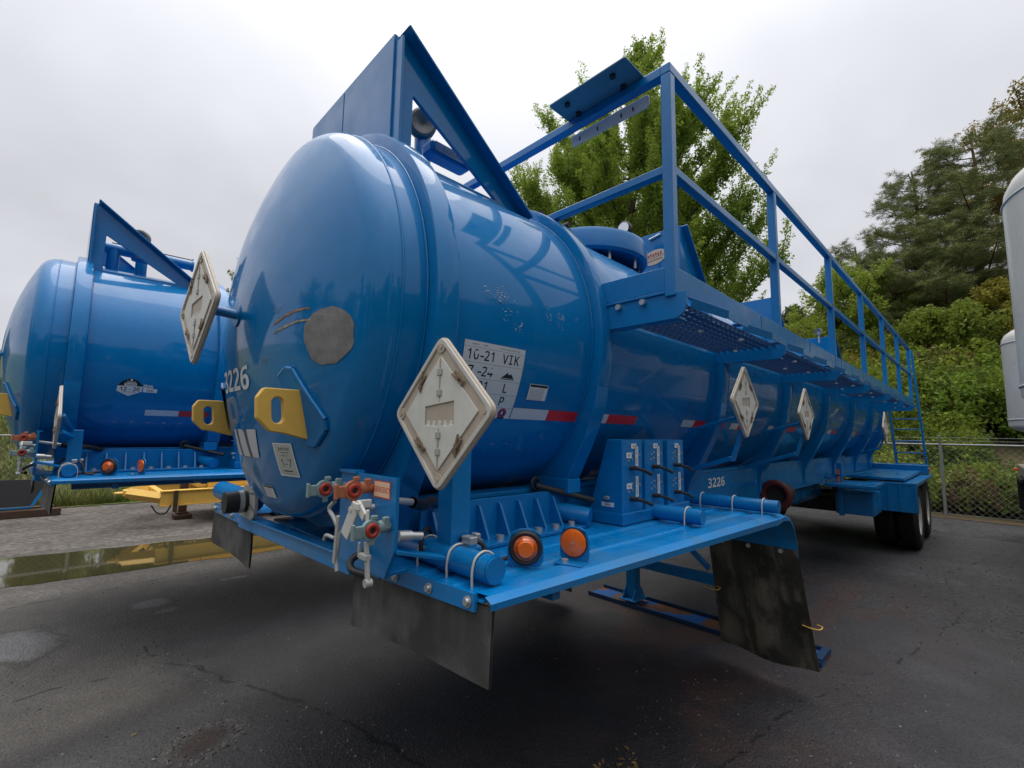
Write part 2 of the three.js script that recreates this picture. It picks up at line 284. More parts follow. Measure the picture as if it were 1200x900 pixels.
{ // loose stones: real pebbles, denser along the edges of the patch and near the camera
  const R = rng(77), g = new THREE.IcosahedronGeometry(1, 1); const N = 12000;
  const im = new THREE.InstancedMesh(g, std(0xffffff, 0.85), N); im.name = 'loose_gravel'; im.userData.kind = 'stuff'; im.userData.label = 'loose pale stones scattered on the asphalt'; im.castShadow = im.receiveShadow = true;
  const m = new THREE.Matrix4(), q = new THREE.Quaternion(), c = new THREE.Color();
  for (let i = 0; i < N; i++) {
    let x, z, s = 0.0018 + 0.0048 * Math.pow(R(), 3.5); const k = R();
    if (k < 0.74) { x = -0.6 + 7.5 * R(); z = -4.2 + 7 * R(); if (fbm(x * 1.4, z * 1.4, 71, 4) < .42 + .25 * R()) s *= .55; }
    else if (k < 0.80) { const f = R(); x = 0.6 + 0.75 * f + 0.3 * (R() - .5); z = -2.3 + 2.2 * f + 0.4 * (R() - .5); }
    else if (k < 0.83) { const a = R() * 6.283; x = 0.70 + (.12 + .10 * R()) * Math.cos(a); z = -0.83 + (.10 + .09 * R()) * Math.sin(a); s *= 1.2; }
    else if (k < 0.9) { x = 2.4 + 1.6 * R(); z = 0.6 + 1.3 * R(); }
    else { x = 4 + 9 * R(); z = 1.0 + 3 * R(); s *= 1.3; }
    q.setFromEuler(new THREE.Euler(R() * 6, R() * 6, R() * 6));
    m.compose(V(x, s * 0.4 + .003, z), q, V(s * (0.8 + R() * .6), s * 0.75, s * (0.8 + R() * .6))); im.setMatrixAt(i, m);
    const l = 0.05 + 0.20 * Math.pow(R(), 2.5); im.setColorAt(i, c.setRGB(l, l * 0.95, l * 0.87));
  }
  scene.add(im);
}
{ // a few fallen leaves
  const R = rng(177), g = new THREE.BufferGeometry(); g.setAttribute('position', new THREE.BufferAttribute(new Float32Array([0, 0, 0, .014, .004, .008, .034, .001, 0, 0, 0, 0, .034, .001, 0, .014, .005, -.009]), 3)); g.computeVertexNormals();
  const N = 90, im = new THREE.InstancedMesh(g, std(0xffffff, .8), N), m = new THREE.Matrix4(), c = new THREE.Color(); im.name = 'fallen_leaves'; im.userData.kind = 'stuff'; im.userData.label = 'dry fallen leaves and twigs lying on the asphalt'; im.castShadow = im.receiveShadow = true;
  for (let i = 0; i < N; i++) { const k = R(); const x = k < .25 ? 2.05 + .25 * R() : k < .6 ? 5 + 8 * R() : -.5 + 6 * R(), z = k < .25 ? .70 + .2 * R() : k < .6 ? 1.2 + 3 * R() : -4.5 + 6 * R(), s = .6 + .7 * R(); m.compose(V(x, .006, z), new THREE.Quaternion().setFromEuler(new THREE.Euler((R() - .5) * .3, R() * 6.28, (R() - .5) * .3)), V(s, s, s)); im.setMatrixAt(i, m); const d = R(); im.setColorAt(i, c.setRGB(lerp(.10, .26, d), lerp(.06, .19, d), lerp(.03, .05, d))); }
  scene.add(im);
}
/* hill and grass bank */
function hillY(x, z) {
  const e = Math.max(0, x - 14.6), f = Math.max(0, -12.9 - z);
  const a = e < 15 ? 0.45 * e : 6.75 + 0.12 * (e - 15), b = 0.25 * Math.min(f, 24);
  return Math.max(a * sstep(0, 1.5, e) * lerp(1, 0.75, sstep(-2, -14, z)), b * sstep(0, 2, f)) + (e > 0.3 || f > 0.3 ? 0.5 * (fbm(x * 0.3, z * 0.3, 501, 3) - .5) * sstep(0, 3, Math.max(e, f)) : 0);
}
{
  const mk = (x0, x1, z0, z1, nx, nz) => { const g = new THREE.PlaneGeometry(x1 - x0, z1 - z0, nx, nz).rotateX(-Math.PI / 2).translate((x0 + x1) / 2, 0, (z0 + z1) / 2); const p = g.attributes.position; for (let i = 0; i < p.count; i++) p.setY(i, 0.012 + hillY(p.getX(i), p.getZ(i))); g.computeVertexNormals(); return g; };
  const soil = dataTex(512, 512, (i, j) => { const n = tfbm(i / 512, j / 512, 6, 511, 5), h = hash2(i, j, 5); return [lerp(0.05, 0.11, n) * (.7 + .6 * h), lerp(0.05, 0.085, n) * (.7 + .6 * h), lerp(0.02, 0.04, n) * (.7 + .6 * h)].map(toS); }, true, 0.3);
  struct('hill', mk(14.0, 90, -60, 60, 90, 100), std(0xffffff, 1, 0, { map: soil }), 'wooded slope rising behind the fence');
  const gr = dataTex(1024, 1024, (i, j) => { const u = i / 1024, v = j / 1024, n = tfbm(u, v, 5, 521, 6), h = hash2(i, j, 7); const k = sstep(0.35, 0.65, n); return [lerp(0.12, 0.17, k) * (.6 + .8 * h), lerp(0.17, 0.155, k) * (.6 + .8 * h), lerp(0.036, 0.06, k) * (.6 + .8 * h)].map(toS); }, true, 0.16);
  struct('grass_bank', mk(-60, 13.99, -70, -11.15, 80, 60), std(0xffffff, 1, 0, { map: gr }), 'rough grass bank behind the left fence');
  const verge = blob([[14.3, -9], [13.75, -4], [13.85, 0], [13.7, 2.5], [13.9, 8], [14.4, 8], [14.5, -9]], 0.006, 10, 13, 0.3);
  struct('leaf_litter', verge, std(lin(0.13, 0.082, 0.05), 1, 0, { map: grime, bumpMap: grainTex2, bumpScale: 0.02 }), 'strip of brown leaf litter at the fence foot');
  const vergeL = blob([[-14, -11.0], [-6, -11.05], [-0.6, -11.15], [0.6, -11.25], [3.9, -10.6], [9, -10.8], [13.9, -11], [13.9, -11.6], [-14, -11.6]], 0.007, 8, 15, 0.3);
  struct('gravel_verge', vergeL, std(lin(0.17, 0.12, 0.085), 1, 0, { map: grime, bumpMap: grainTex2, bumpScale: 0.02 }), 'bare stony strip between asphalt and grass');
}
/* grass tufts */
{
  const R = rng(91); const blade = []; for (let k = 0; k < 7; k++) { const a = R() * 6.28, l = 0.12 + 0.14 * R(), o = 0.04 * R(); const g = new THREE.BufferGeometry(); const cx = Math.cos(a) * o, cz = Math.sin(a) * o, w = 0.008; g.setAttribute('position', new THREE.BufferAttribute(new Float32Array([cx - w, 0, cz, cx + w, 0, cz, cx + Math.cos(a) * l * .5, l, cz + Math.sin(a) * l * .5]), 3)); g.computeVertexNormals(); blade.push(g); }
  const N = 26000, im = new THREE.InstancedMesh(join(blade), std(0xffffff, 0.9), N); im.name = 'grass'; im.userData.kind = 'stuff'; im.userData.label = 'rough grass growing on the bank beyond the left fence'; im.receiveShadow = true;
  const m = new THREE.Matrix4(), c = new THREE.Color();
  for (let i = 0; i < N; i++) { const x = -9 + 20 * R(), z = -11.3 - 14 * Math.pow(R(), 1.6), s = 0.7 + 0.9 * R(); m.compose(V(x, hillY(x, z) + 0.01, z), new THREE.Quaternion().setFromAxisAngle(V(0, 1, 0), R() * 6.28), V(s, s, s)); im.setMatrixAt(i, m); const d = R(); im.setColorAt(i, c.setRGB(lerp(0.10, 0.24, d), lerp(0.18, 0.21, d), lerp(0.03, 0.07, d))); }
  scene.add(im);
}
/* ---------------------------------------------------------------- tank trailers */
const TY = 2.13, TR = 0.854, XF = 0.505, HL = 1.914, HK = 0.12, XS = 0.782; // tank axis height, radius, front, crown and knuckle radii, seam
const PHI = Math.asin((TR - HK) / (HL - HK));
function headX(r) { const rt = HL * Math.sin(PHI); if (r <= rt) return XF + HL - Math.sqrt(HL * HL - r * r); const s = clamp((r - (TR - HK)) / HK, 0, 1); return XS - HK * Math.sqrt(1 - s * s); }
function headProfile() { const p = []; for (let i = 0; i <= 26; i++) { const t = PHI * i / 26; p.push([XF + HL - HL * Math.cos(t), HL * Math.sin(t)]); } for (let i = 1; i <= 14; i++) { const a = PHI + (Math.PI / 2 - PHI) * i / 14; p.push([XS - HK * Math.cos(a), TR - HK + HK * Math.sin(a)]); } return p; }
const capsule = (y, z, off) => { const r = Math.hypot(y - TY, z), e = 0.002; const nx = -1, sl = (headX(r + e) - headX(Math.max(0, r - e))) / (2 * e), L = Math.hypot(1, sl), ry = r > 1e-5 ? (y - TY) / r : 0, rz = r > 1e-5 ? z / r : 0; return V(headX(r) + off * nx / L, y + off * sl * ry / L, z + off * sl * rz / L); };
function gridGeo(nu, nv, f) { // f(u,v) -> Vector3, uv 0..1
  const g = new THREE.PlaneGeometry(1, 1, nu, nv), p = g.attributes.position, uv = g.attributes.uv;
  for (let i = 0; i < p.count; i++) { const q = f(uv.getX(i), uv.getY(i)); p.setXYZ(i, q.x, q.y, q.z); }
  g.computeVertexNormals(); return g;
}
const headPatch = (zc, yc, w, h, off = 0.0025, skew = 0, n = 10) => gridGeo(n, n, (u, v) => capsule(yc + (v - .5) * h, zc + (u - .5) * w + skew * (v - .5), off));
const sidePatch = (x0, x1, y0, y1, off = 0.0025, R = TR, n = 8) => { const a0 = Math.asin((y0 - TY) / R), a1 = Math.asin((y1 - TY) / R); return gridGeo(2, n, (u, v) => { const a = lerp(a0, a1, v); return V(lerp(x0, x1, u), TY + (R + off) * Math.sin(a), (R + off) * Math.cos(a)); }); };
const decalMat = (t, rough = 0.4, alpha) => std(0xffffff, rough, 0, alpha ? { map: t, transparent: true, alphaTest: 0.4 } : { map: t });
const font = (x, px, f = 'sans-serif', w = 'bold') => { x.font = `${w} ${px}px ${f}`; x.textAlign = 'center'; x.textBaseline = 'middle'; };
const numTex = canvasTex(512, 200, (x, w, h) => { x.clearRect(0, 0, w, h); x.fillStyle = '#dfe3e6'; font(x, 180); x.fillText('3226', w / 2, h / 2 + 6, w - 70); });
const num = decalMat(numTex, 0.45, true);
const vikTex = canvasTex(640, 600, (x, w, h) => {
  x.fillStyle = '#cdd4d6'; x.fillRect(0, 0, w, h); x.fillStyle = '#8a8f90'; for (let i = 0; i < 60; i++) x.fillRect(20 + (i * 97) % 600, 10 + (i * 53) % 580, 30, 1);
  x.fillStyle = '#444'; font(x, 20, 'sans-serif', 'normal'); x.fillText('MONTH       YEAR', 150, 22, 260); x.fillText('TESTED AND INSPECTED', 470, 24, 300);
  x.fillStyle = '#14181c'; font(x, 104, 'monospace');
  [['10', 95, 100], ['-', 185, 100], ['21', 265, 100], ['VIK', 490, 100], ['7', 95, 222], ['-', 185, 222], ['24', 265, 222], ['21', 250, 336], ['L', 490, 336], ['P', 490, 448]].forEach(([t, a, b]) => x.fillText(t, a, b));
  x.fillStyle = '#cdd4d6'; x.fillRect(110, 70, 40, 26); x.fillRect(270, 190, 50, 34);
  x.strokeStyle = '#7d8284'; x.lineWidth = 3; for (const y of [46, 160, 280, 394, 506]) { x.beginPath(); x.moveTo(0, y); x.lineTo(w, y); x.stroke(); }
  x.fillStyle = '#23282c'; x.beginPath(); x.moveTo(420, 252); x.lineTo(480, 205); x.lineTo(500, 225); x.lineTo(520, 212); x.lineTo(560, 252); x.fill(); x.fillRect(415, 256, 150, 7);
  x.fillStyle = '#c4283a'; x.beginPath(); x.ellipse(540, 552, 48, 44, 0, 0, 7); x.fill(); x.fillStyle = '#23306e'; x.beginPath(); x.ellipse(540, 550, 33, 30, 0, 0, 7); x.fill(); x.fillStyle = '#e8ecef'; x.fillRect(532, 534, 14, 30); x.fillStyle = '#16191c'; x.fillRect(500, 586, 80, 14);
});
const unitTex = canvasTex(220, 330, (x, w, h) => {
  x.fillStyle = '#b9bdb6'; x.fillRect(0, 0, w, h); x.strokeStyle = '#dfe6ea'; x.lineWidth = 14; x.strokeRect(4, 4, w - 8, h - 8);
  x.fillStyle = '#24282a'; font(x, 40); x.fillText('JUPITER', 118, 58, 130); x.fillStyle = '#555'; x.fillRect(75, 90, 90, 8); font(x, 24); x.fillText('UNIT #', 110, 124); x.fillStyle = '#1a1c1e'; font(x, 110, 'sans-serif', 'normal'); x.fillText('1-7', 112, 200, 130); x.fillRect(60, 270, 100, 12); x.fillStyle = '#777'; x.fillRect(60, 300, 110, 5);
});
const logoTex = canvasTex(256, 256, (x, w, h) => {
  x.fillStyle = '#c9cdd0'; x.fillRect(0, 0, w, h); x.fillStyle = '#4a4f55';
  for (const o of [30, 138]) { x.beginPath(); x.moveTo(o, 0); x.lineTo(o + 34, 0); x.quadraticCurveTo(o + 40, 130, o + 62, 256); x.lineTo(o + 34, 256); x.quadraticCurveTo(o + 12, 120, o, 0); x.fill(); }
  x.fillStyle = '#1560b8'; x.beginPath(); x.moveTo(118, 0); x.lineTo(150, 0); x.lineTo(136, 22); x.fill();
});
const smallTex = canvasTex(256, 170, (x, w, h) => { x.fillStyle = '#d5d9da'; x.fillRect(0, 0, w, h); x.fillStyle = '#1c2230'; x.fillRect(8, 6, w - 16, 26); x.fillStyle = '#8a8e90'; for (let y = 46; y < 160; y += 14) x.fillRect(14, y, 180 + (y * 7) % 50, 5); });
const emTex = canvasTex(256, 220, (x, w, h) => { x.fillStyle = '#e9c9a8'; x.fillRect(0, 0, w, h); x.strokeStyle = '#c9503c'; x.lineWidth = 14; x.strokeRect(7, 7, w - 14, h - 14); x.fillStyle = '#c43f34'; font(x, 96); x.save(); x.translate(w / 2, h / 2); x.scale(0.42, 1.1); x.fillText('EMERGENCY', 0, 4); x.restore(); });
const shieldTex = canvasTex(512, 300, (x, w, h) => {
  x.clearRect(0, 0, w, h); x.fillStyle = '#c9d1d6'; x.beginPath(); x.moveTo(6, 130); x.lineTo(320, 130); x.lineTo(310, 210); x.lineTo(150, 290); x.lineTo(0, 215); x.fill();
  x.fillStyle = '#101418'; x.beginPath(); x.moveTo(6, 130); x.lineTo(60, 60); x.lineTo(170, 6); x.lineTo(270, 60); x.lineTo(320, 130); x.fill();
  x.fillStyle = '#dfe5e8'; x.beginPath(); x.arc(170, 34, 14, 0, 7); x.fill(); font(x, 30); x.fillText('National', 170, 66, 110); x.fillRect(88, 84, 150, 42); x.fillStyle = '#101418'; font(x, 44); x.fillText('TANKER', 163, 106, 140); font(x, 82); x.fillText('12 - 20', 160, 178, 250); x.fillStyle = '#555'; x.fillRect(70, 222, 170, 6);
  x.fillStyle = '#d3dade'; x.fillRect(326, 96, 46, 58); x.fillRect(380, 104, 66, 50); x.fillRect(326, 156, 180, 60); x.fillStyle = '#15181b'; font(x, 46); x.fillText('P', 349, 126); x.fillText('UC', 413, 130, 60); x.fillText('VKIL', 416, 188, 160);
});
const railTagTex = canvasTex(256, 180, (x, w, h) => { x.fillStyle = '#c9b8a8'; x.beginPath(); x.ellipse(w / 2, h / 2, w / 2 - 3, h / 2 - 3, 0, 0, 7); x.fill(); x.fillStyle = '#9a3a22'; for (let i = 0; i < 7; i++) x.fillRect(30 + i * 26, 38 + (i * 31) % 12, 18, 32); x.fillStyle = '#6b5238'; for (let i = 0; i < 9; i++) x.fillRect(30 + i * 22, 84, 14, 14); for (let i = 0; i < 7; i++) x.fillRect(60 + i * 22, 112, 14, 22); });
const valveTex = canvasTex(256, 64, (x, w, h) => { x.fillStyle = '#3e6f9e'; x.fillRect(0, 0, w, h); x.fillStyle = '#1a2a40'; font(x, 44); x.fillText('CODAX', w / 2, h / 2); });
const tagTex = canvasTex(128, 64, (x, w, h) => { x.fillStyle = '#dfe2e2'; x.fillRect(0, 0, w, h); x.fillStyle = '#3a3d40'; font(x, 34); x.fillText('VAC', w / 2, h / 2 + 2); });
const handleTagTex = canvasTex(64, 256, (x, w, h) => { x.fillStyle = '#dfe2e2'; x.fillRect(0, 0, w, h); x.fillStyle = '#3a3d40'; x.save(); x.translate(w / 2, h / 2); x.rotate(-Math.PI / 2); font(x, 36); x.fillText('OPEN  SHUT', 0, 0, 220); x.restore(); });
// bare-metal and chip marks: real wear with an outline of its own
const wearTex = dataTex(512, 512, (i, j) => {
  const u = i / 512 - .5, v = j / 512 - .5, r = Math.hypot(u, v) * 2, a = Math.atan2(v, u); const edge = 0.86 + 0.10 * (fbm(Math.cos(a) * 2 + 5, Math.sin(a) * 2 + 5, 71, 4) - .5) * 2;
  const n = fbm(u * 9, v * 9, 73, 4), s = fbm(u * 3 + v * 20, v * 3, 79, 3); const br = fbm(u * 40 + v * 8, v * 6, 83, 3), k = 0.125 + 0.10 * n + 0.07 * s + .07 * (br - .5); return [toS(k), toS(k * 0.98), toS(k * 0.97), r < edge ? 1 : 0];
}, true, 1);
function marksTex(seed, W, H, n, blobs, cols, dir) { // short irregular flakes and scratches
  return canvasTex(W, H, (x) => {
    x.clearRect(0, 0, W, H); const R = rng(seed);
    for (let i = 0; i < n; i++) {
      const [bx, by, br, bh] = blobs[Math.floor(R() * blobs.length)], a = R() * 6.283, q = Math.sqrt(R()), cx = W * (bx + br * q * Math.cos(a)), cy = H * (by + bh * q * Math.sin(a)), L = 2 + 16 * Math.pow(R(), 3), w = 1 + 3.2 * Math.pow(R(), 2), th = dir + (R() - .5) * 1.6;
      x.fillStyle = cols[Math.floor(R() * cols.length)]; x.beginPath(); const m = 7; for (let k = 0; k < m; k++) { const f = k / m * 6.283, rr = .55 + .75 * R(), px = Math.cos(f) * L * rr, py = Math.sin(f) * w * rr; const X = cx + px * Math.cos(th) - py * Math.sin(th), Y = cy + px * Math.sin(th) + py * Math.cos(th); k ? x.lineTo(X, Y) : x.moveTo(X, Y); } x.fill();
    }
  });
}
const PALE = ['#c3ced6', '#aebdc8', '#d6dde0', '#8fa9c0'];
const chipA = decalMat(marksTex(611, 512, 400, 95, [[.35, .22, .22, .12], [.5, .4, .3, .14], [.62, .62, .16, .2], [.75, .75, .12, .12], [.4, .3, .3, .05]], PALE, -.5), 0.6, true);
const chipB = decalMat(marksTex(655, 400, 256, 60, [[.2, .4, .1, .3], [.62, .5, .16, .34], [.66, .3, .12, .16]], PALE, 1.2), 0.6, true);
const chipC = decalMat(marksTex(677, 512, 400, 46, [[.25, .75, .2, .2], [.5, .2, .3, .1], [.8, .1, .1, .08], [.12, .9, .1, .08]], ['#7f97ad', '#a9b2b4', '#8d8674', '#6e87a4'], -.7), 0.7, true);
const arcTex = canvasTex(512, 256, (x, W, H) => {
  x.clearRect(0, 0, W, H); const R = rng(62);
  for (const [y0, am, cols, n] of [[150, -95, ['#a0714e', '#8c6a50', '#7a5a48', '#b9946a'], 210], [235, -75, ['#b7a67c', '#9d8862', '#c9c6ae', '#7f765e'], 190]])
    for (let i = 0; i < n; i++) { const u = Math.pow(R(), .7), X = 30 + u * 460, Y = y0 + am * Math.sin(u * 1.9) + (R() - .5) * (10 + 34 * (1 - u) * R()); x.fillStyle = cols[Math.floor(R() * cols.length)]; x.save(); x.translate(X, Y); x.rotate(-.35 + .6 * u + (R() - .5) * .6); x.beginPath(); x.ellipse(0, 0, 5 + 20 * R() * R(), 2.5 + 6 * R() * R(), 0, 0, 7); x.fill(); x.restore(); }
});
const arcMat = decalMat(arcTex, 0.7, true), wearMat = decalMat(wearTex, 0.55, true);

const boltG = prep(new THREE.CylinderGeometry(0.011, 0.012, 0.010, 6)), boltG2 = prep(new THREE.CylinderGeometry(0.015, 0.016, 0.014, 6));
const washerG = prep(new THREE.CylinderGeometry(0.016, 0.016, 0.004, 18));
const strapG = (r, h) => tube([V(-r, -h, 0), V(-r, 0, 0), V(-r * .72, r * .72, 0), V(0, r * 1.02, 0), V(r * .72, r * .72, 0), V(r, 0, 0), V(r, -h, 0)], 0.0042, 28, 6);

/* hazard placard holder: diamond frame with two hinged leaves, clips and latches; local plane XY, faces +Z */
function rhombus(a, b, r) { return roundPoly([[0, b], [-a, 0], [0, -b], [a, 0]], r); }
const PLC = (() => {
  const a = 0.262, b = 0.262, G = {};
  const fs = rhombus(a, b, 0.035); G.frame = prep(ext(fs, 0.016, 0.004));
  const lip = rhombus(a - .004, b - .004, 0.034); lip.holes.push(rhombus(a - 0.020, b - 0.020, 0.030)); G.lip = prep(ext(lip, 0.008, 0.002).translate(0, 0, 0.020));
  const i = 0.188, w = 0.078, h = 0.026;
  const leaf = (s) => { const sh = new THREE.Shape([[0.002, i], [i, 0.002], [i, -0.002], [0.002, -i], [0.002, -0.048], [w, -0.042], [w, 0.030 + s * .008], [0.002, 0.030]].map(([x, y]) => new THREE.Vector2(s * x, y))); return prep(ext(sh, 0.005, 0.0012).translate(0, 0, 0.0215)); };
  G.l1 = leaf(1); G.l2 = leaf(-1);
  G.rod = prep([[0.05, i - 0.01], [-i + .01, -0.055]].map(([p, q]) => rod(V(0, p, 0.030), V(0, q, 0.030), 0.0028, 6)).reduce((x, y) => mergeGeometries([flat(x), flat(y)])));
  G.clip = prep(box(0.024, 0.022, 0.008, 0, 0, 0.031, 0.002));
  const teeth = []; for (let k = -2; k <= 2; k++) teeth.push(ext([[k * 0.03 - 0.012, -0.046], [k * 0.03 + 0.012, -0.046], [k * 0.03 + 0.009, -0.030], [k * 0.03 - 0.003, -0.026]], 0.004, 0).translate(0, 0, 0.020)); G.teeth = prep(mergeGeometries(teeth.map(flat)));
  G.latch = prep(mergeGeometries([bar(V(-0.030, 0, 0.030), V(0.030, 0, 0.030), 0.014, 0.006, .002), bar(V(0.0, 0.004, 0.036), V(0.034, 0.018, 0.034), 0.009, 0.005, .002), bar(V(0.0, -0.004, 0.036), V(-0.034, -0.016, 0.032), 0.008, 0.005, .002), rod(V(0, 0, 0.022), V(0, 0, 0.042), 0.009, 8)].map(flat)));
  G.stop = prep(mergeGeometries([rod(V(0, 0, 0.020), V(0, 0, 0.027), 0.022, 14), rod(V(0, 0, 0.026), V(0, 0, 0.032), 0.009, 8)].map(flat)));
  return G;
})();
function placard(parent, mtx) {
  const f = put(parent, 'placard_holder', PLC.frame, beige, mtx); f.scale.z *= .62; const I = (x, y, z, rz = 0) => M4(x, y, z, 0, 0, rz);
  put(f, 'rim', PLC.lip, rimWhite, I(0, 0, 0)); put(f, 'leaf', PLC.l1, white, I(0, 0, 0)); put(f, 'leaf', PLC.l2, white, I(0, 0, 0));
  put(f, 'hinge_rod', PLC.rod, beige, I(0, 0, 0)); put(f, 'tooth_row', PLC.teeth, white, I(0, 0, 0));
  for (const y of [0.135, 0.066, -0.075, -0.13]) put(f, 'clip', PLC.clip, steelGrey, I(0, y, 0));
  for (const [x, y, r] of [[0.098, 0.108, -0.9], [-0.098, 0.108, 0.9], [0.098, -0.108, 0.9], [-0.098, -0.108, -0.9]]) put(f, 'latch', PLC.latch, bronze, I(x, y, 0, r));
  for (const [x, y] of [[0, 0.222], [0, -0.222], [0.222, 0], [-0.222, 0]]) put(f, 'stop', PLC.stop, beige, I(x, y, 0));
  return f;
}
/* tyre with rim, axis Z, outer face +Z */
const TYREG = (() => { const w = 0.125, R = 0.5; const p = [[-w + .01, 0.29], [-w, 0.36], [-w + .005, 0.44], [-w + .03, R - .02], [-w + .05, R - .004]]; for (let k = -3; k <= 3; k++) { const x = k * 0.022; p.push([x - .008, R], [x - .0075, R - .012], [x + .0075, R - .012], [x + .008, R]); } p.push([w - .05, R - .004], [w - .03, R - .02], [w - .005, 0.44], [w, 0.36], [w - .01, 0.29]); return prep(toCreasedNormals(new THREE.LatheGeometry(p.map(([x, r]) => new THREE.Vector2(r, x)), 48).rotateX(Math.PI / 2), 0.7)); })();
const RIMG = prep(toCreasedNormals(new THREE.LatheGeometry([[0.02, 0], [0.02, 0.10], [0.045, 0.11], [0.045, 0.13], [-0.03, 0.19], [-0.02, 0.24], [0.10, 0.27], [0.112, 0.295], [0.09, 0.30]].map(([x, r]) => new THREE.Vector2(r, x)), 40).rotateX(Math.PI / 2), 0.6));
function tyre(parent, x, z, s) { const t = put(parent, 'tyre', TYREG, tyreMat, M4(x, 0.5, z, 0, s > 0 ? 0 : Math.PI, 0)); put(t, 'rim', RIMG, rimWhite, new THREE.Matrix4()); return t; }

function gladhand(parent, p, mat, toX) { // seal faces +Z (turned a little to the front), arm runs to the panel
  const x = 0, y = 0, z = 0, K = 0.74; toX = (toX - p.x) / K; const cap = new THREE.SphereGeometry(1, 20, 14);
  const g = [cap.clone().scale(0.040, 0.040, 0.020).translate(x, y, z - 0.012), rod(V(x, y, z - 0.01), V(x, y, z + 0.004), 0.039, 24),
    cap.clone().scale(0.034, 0.026, 0.02).translate(x + 0.045, y + 0.006, z - 0.012), rod(V(x + 0.02, y, z - 0.016), V(toX, y + 0.004, z - 0.016), 0.017, 14),
    box(0.045, 0.050, 0.014, x - 0.052, y - 0.004, z - 0.006, 0.006), box(0.012, 0.062, 0.022, x - 0.074, y - 0.002, z - 0.004, 0.004), box(0.03, 0.02, 0.014, x + 0.012, y + 0.046, z - 0.006, 0.006), box(0.024, 0.026, 0.012, x + 0.004, y - 0.046, z - 0.004, 0.006),
    box(0.03, 0.05, 0.02, x + 0.062, y + 0.02, z - 0.004, 0.006), rod(V(toX - 0.03, y + .004, z - .016), V(toX - 0.008, y + .004, z - .016), 0.024, 6)];
  const b = part(parent, 'gladhand', g, mat); b.position.add(p); b.scale.setScalar(K);
  const s = mesh('seal', [new THREE.TorusGeometry(0.020, 0.0095, 10, 26).translate(x, y, z + 0.006), new THREE.RingGeometry(0.008, 0.022, 20).translate(x, y, z + 0.0075)], sealRed); b.add(s);
  const o = mesh('port', [new THREE.CircleGeometry(0.011, 16).translate(x, y, z + 0.0085)], dark); b.add(o); return b;
}

